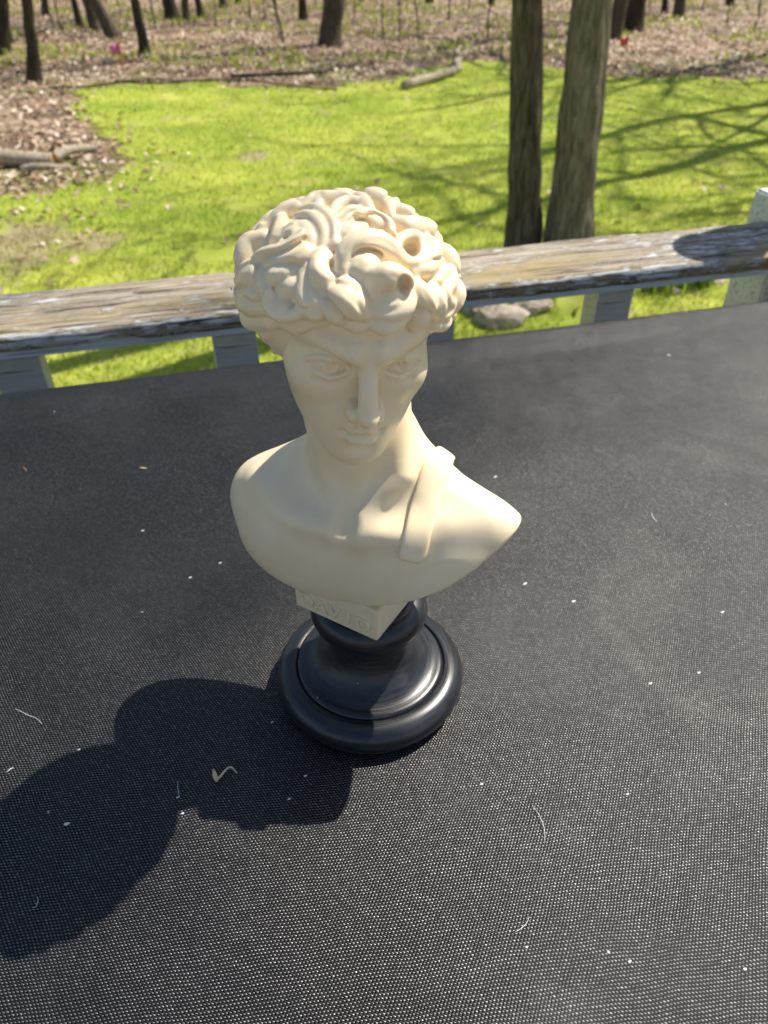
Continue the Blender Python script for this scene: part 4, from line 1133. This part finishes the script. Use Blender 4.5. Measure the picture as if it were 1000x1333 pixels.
def build_bust():
    body_me = sculpt_body()
    link('body', body_me, RESIN, bust, smooth=True)
    hair = link('hair', sculpt_hair(), RESIN, bust, smooth=True)
    # pedestal
    A = np.linspace
    prof = [(0.0005, 0.0), (.049, 0.0), (.0545, .0008)]
    for t in A(-70, 100, 22):        # foot ring
        prof.append((.0484 + .0105 * math.cos(math.radians(t)), .0105 + .0105 * math.sin(math.radians(t))))
    prof += [(.0475, .0203), (.0466, .0196), (.0458, .0200), (.0452, .0212), (.0440, .0222)]
    for t in A(0.1, 1, 14):          # cove rising to the waist
        prof.append((.0440 - .0205 * math.sin(t * math.pi / 2) ** .95, .0222 + .0300 * (1 - math.cos(t * math.pi / 2)) ** .95))
    prof += [(.0234, .0545), (.0240, .0560)]
    for t in A(-85, 80, 18):         # upper ring
        prof.append((.0250 + .0095 * math.cos(math.radians(t)), .0675 + .0105 * math.sin(math.radians(t))))
    prof += [(.0235, .0786), (.0005, .0788)]
    link('pedestal', mesh_np('pedestal', *lathe(spline(prof, 2))), black_paint(), bust, smooth=True)
    # the lettered block under the chest
    by = math.radians(-31)
    ux, uy = Vector((math.cos(by), math.sin(by), 0)), Vector((-math.sin(by), math.cos(by), 0))
    corner = Vector((.005, -.0385, .0795))
    w, dp, hh = .054, .046, .022
    bm = bmesh.new()
    bmesh.ops.create_cube(bm, size=1.0)
    for v in bm.verts: v.co = Vector(((v.co.x - .5) * w, (v.co.y + .5) * dp, (v.co.z + .5) * hh))
    bmesh.ops.bevel(bm, geom=bm.edges[:], offset=.0007, segments=2, affect='EDGES')
    block = link('block', mesh_bm('block', bm), RESIN, bust, loc=corner, rot=(0, 0, by))
    for i, ch in enumerate('DAVID'):
        cu = bpy.data.curves.new('letter', 'FONT')
        cu.body = ch; cu.size = .0125; cu.extrude = .0006; cu.bevel_depth = .00025; cu.bevel_resolution = 1
        cu.align_x = 'CENTER'
        tmp = bpy.data.objects.new('tmp', cu)
        me = bpy.data.meshes.new_from_object(tmp)
        bpy.data.objects.remove(tmp)
        me.name = 'letter'
        link('letter', me, RESIN, block, loc=(-w + .0085 + i * .0092, -.0003, .0045), rot=(math.pi / 2, 0, 0))
    # sling strap laid over the shoulder
    V = np.empty(len(body_me.vertices) * 3, np.float32); body_me.vertices.foreach_get('co', V); V = V.reshape(-1, 3)
    bvh = BVHTree.FromPolygons([Vector(v) for v in V], [tuple(p.vertices) for p in body_me.polygons])
    o = CAM - Vector((BX, BY, TABLE_Z))
    rows = [((564, 587), (588, 604)), ((556, 596), (587, 611)), ((548, 610), (584, 622)), ((541, 635), (578, 646)), ((534, 660), (570, 669)),
            ((527, 690), (562, 697)), ((521, 712), (557, 719)), ((518, 726), (549, 733))]
    L, R, NN = [], [], []
    for a, b in rows:
        h = []
        for q in (a, b):
            loc = None; e = 0
            while loc is None:
                loc, nrm, _, _ = bvh.ray_cast(o, ray(q[0], q[1] + e).normalized()); e += 1
            h.append((np.array(loc), np.array(nrm)))
        L.append(h[0][0]); R.append(h[1][0]); n = h[0][1] + h[1][1]; NN.append(n / np.linalg.norm(n))
    for dd, dn in ((.006, -.0025), (.0105, -.0085)):
        q = 1 if dd < .008 else 2
        L.insert(0, None); R.insert(0, None)
        NN.insert(0, None)

        d0 = L[q] - L[q + 1]; d0 = d0 / np.linalg.norm(d0); n0 = NN[q]
        L[0] = L[q] + d0 * dd + n0 * dn; R[0] = R[q] + d0 * dd + n0 * dn; NN[0] = n0 + d0 * dd * 120
    D = spline(np.column_stack([L, R, NN]), 6)
    ring = []
    cross = [(0, -.0012), (0, .0014), (.05, .0026), (.2, .0030), (.5, .0031), (.8, .0030), (.95, .0026), (1, .0014), (1, -.0012), (.5, -.002)]
    Vs = []
    m = len(D)
    for i, r in enumerate(D):
        n = r[6:9] / np.linalg.norm(r[6:9]); f = min(1, (m - 1 - i) / 2.5) ** .5 * .45 + .55
        thick = 1.0 + .55 * max(0, (i / m - .7) / .3)
        for t, h in cross: Vs.append(r[0:3] + (r[3:6] - r[0:3]) * (.5 + (t - .5) * (1.0 if f > .99 else .97)) + n * h * thick * (f if h > 0 else 1))
    k = len(cross); F = []
    for i in range(m - 1):
        for j in range(k):
            F.append((i * k + j, i * k + (j + 1) % k, (i + 1) * k + (j + 1) % k, (i + 1) * k + j))
    me = bpy.data.meshes.new('strap')
    me.from_pydata([tuple(v) for v in Vs], [], F + [tuple(range(k - 1, -1, -1)), tuple((m - 1) * k + j for j in range(k))])
    bm = bmesh.new(); bm.from_mesh(me); bmesh.ops.recalc_face_normals(bm, faces=bm.faces); bm.to_mesh(me); bm.free()
    s = link('strap', me, RESIN, bust, smooth=True)
    md = s.modifiers.new('round', 'SUBSURF'); md.levels = 1; md.render_levels = 2
build_bust()
# ================================================================== crumbs on the cover
def top_z(px, py):                   # height of the cover under a pixel
    p = on_z(px, py, TABLE_Z); M = cov.matrix_world
    return p
bpy.context.view_layer.update()
_dep = cov.evaluated_get(bpy.context.evaluated_depsgraph_get())
_inv = cov.matrix_world.inverted()
def on_cover(px, py):
    d = ray(px, py)
    hit, loc, nrm, _ = cov.ray_cast(_inv @ CAM, (_inv.to_3x3() @ d).normalized())
    return cov.matrix_world @ loc if hit else on_z(px, py, TABLE_Z)
HUSK = plain('dry_husk', (.62, .50, .30), .6); PALEH = plain('pale_seed', (.72, .68, .55), .6); BROWN = plain('brown_seed', (.22, .11, .05), .6)
FIB = NT('white_fibre'); FIB.bsdf(Base_Color=FIB.mix(FIB.noise(FIB.coord(), 500), (.6, .59, .56), (.82, .81, .78)), Roughness=.5)
def strand(pts, r, name, label, cat, mat, lift=.0006, arch=0.0):
    P = np.array([on_cover(*q) for q in pts]); n = len(P)
    P[:, 2] += lift + arch * np.sin(np.linspace(0, math.pi, n))
    c = P[0].copy(); c[2] -= lift
    Q = spline(P - c, 6); mb = MB(); mb.add(*tube(Q, r * (1 - .5 * np.abs(np.linspace(-1, 1, len(Q)))), 6))
    return tag(link(name, mb.mesh(name), mat, loc=c, smooth=True), label, cat)
def kernel(a, b, w, name, label, cat, mat, seed):
    A, Bp = on_cover(*a), on_cover(*b); c = (A + Bp) / 2; d = Bp - A; L = d.length
    g = np.random.default_rng(seed)
    bm = bmesh.new(); bmesh.ops.create_icosphere(bm, subdivisions=2, radius=.5)
    for v in bm.verts:
        t = v.co.x * 2
        v.co = Vector((v.co.x * L + .06 * L * g.normal() * 0, v.co.y * w * (1.1 - .45 * t) + .12 * w * t * t, v.co.z * w * .6 * (1 + .1 * g.normal()) + w * .3))
    o = link(name, mesh_bm(name, bm), mat, loc=(c.x, c.y, c.z - .0001), rot=(0, 0, math.atan2(d.y, d.x)), smooth=True)
    return tag(o, label, cat)
# dry maple bud with its curved stalk, on the edge of the bust's shadow
b0 = on_cover(284, 1016)
bud = empty('dry_bud', b0); tag(bud, 'dry tan bud with curved stalk on the edge of the bust shadow', 'bud')
P = np.array([on_cover(*q) - b0 for q in ((282, 1017), (288, 1012), (295, 1006), (302, 1003), (309, 1008))]); P[:, 2] += [.0008, .0016, .0030, .0034, .0012]
mb = MB(); mb.add(*tube(spline(P, 5), np.linspace(.0009, .0004, 21), 7)); link('stalk', mb.mesh('stalk'), HUSK, bud, smooth=True)
for (qx, qy), hz in (((279, 1007), .0045), ((281, 1018), .0015)):
    tip = on_cover(qx, qy) - b0; tip.z += hz
    bm = bmesh.new(); bmesh.ops.create_icosphere(bm, subdivisions=2, radius=1)
    bas = Vector((P[0][0], P[0][1], .001)); d = tip - bas; q = d.to_track_quat('X', 'Z')
    for v in bm.verts: v.co = bas + d * .5 + q @ Vector((v.co.x * d.length * .55, v.co.y * .0011 * (1.2 - v.co.x * .6), v.co.z * .0007))
    link('scale', mesh_bm('scale', bm), HUSK, bud, smooth=True)
kernel((83, 1074), (92, 1072), .0016, 'seed', 'pale oblong seed lying inside the bust shadow', 'seed', PALEH, 1)
kernel((182, 609), (192, 610), .0015, 'seed', 'flat tan seed lying between the bust and the railing', 'seed', HUSK, 2)
kernel((30, 608), (36, 615), .0016, 'seed_husk', 'small brown curled husk on the cover near the back edge', 'husk', BROWN, 3)
kernel((868, 462), (873, 464), .0022, 'seed', 'tiny tan seed on the cover behind the pointed shoulder', 'seed', PALEH, 4)
for i, (x, y, w) in enumerate(((847, 890, .0013), (910, 876, .0011), (970, 1262, .0012), (627, 1021, .0010), (645, 621, .0014), (684, 760, .0013), (747, 783, .0013), (941, 797, .0012), (817, 1034, .0010), (248, 752, .0012), (287, 733, .0011),
                                 (186, 691, .0011), (103, 976, .0009), (238, 1059, .0009), (232, 1038, .0009), (398, 1010, .0009), (377, 1040, .0009), (355, 940, .0008), (820, 1252, .0010), (686, 1233, .0009))):
    kernel((x - 2.2, y + 1), (x + 2.2, y - 1), w, 'lint_crumb', 'tiny white crumb of lint on the black woven cover', 'crumb', FIB.m, 20 + i)['group'] = 'white crumbs scattered on the cover'
strand([(692, 1048), (701, 1062), (708, 1080), (709, 1098)], .00018, 'hair_strand', 'long fine white hair curving on the sunlit cover', 'hair', FIB.m, arch=.001)
strand([(689, 1194), (685, 1203), (676, 1211), (670, 1214)], .00018, 'hair_strand', 'short curled white hair on the cover below the long hair', 'hair', FIB.m)
strand([(232, 1017), (232, 1028), (234, 1039)], .00014, 'hair_strand', 'straight fine fibre inside the shadow beside the dry bud', 'hair', FIB.m)
strand([(49, 1168), (50, 1174), (47, 1181), (43, 1182)], .00014, 'hair_strand', 'tiny hooked fibre inside the shadow near the pale seed', 'hair', FIB.m)
strand([(20, 923), (28, 927), (38, 932), (48, 936), (55, 943)], .00016, 'hair_strand', 'wavy white thread on the cover beside the shadow bump', 'hair', FIB.m)
strand([(9, 1006), (14, 1002), (18, 1000)], .0003, 'thread_scrap', 'short white thread scrap beside the head shadow', 'thread', FIB.m)
strand([(855, 680), (850, 674), (848, 668)], .0002, 'thread_scrap', 'short pale thread on the cover behind the pointed shoulder', 'thread', FIB.m)
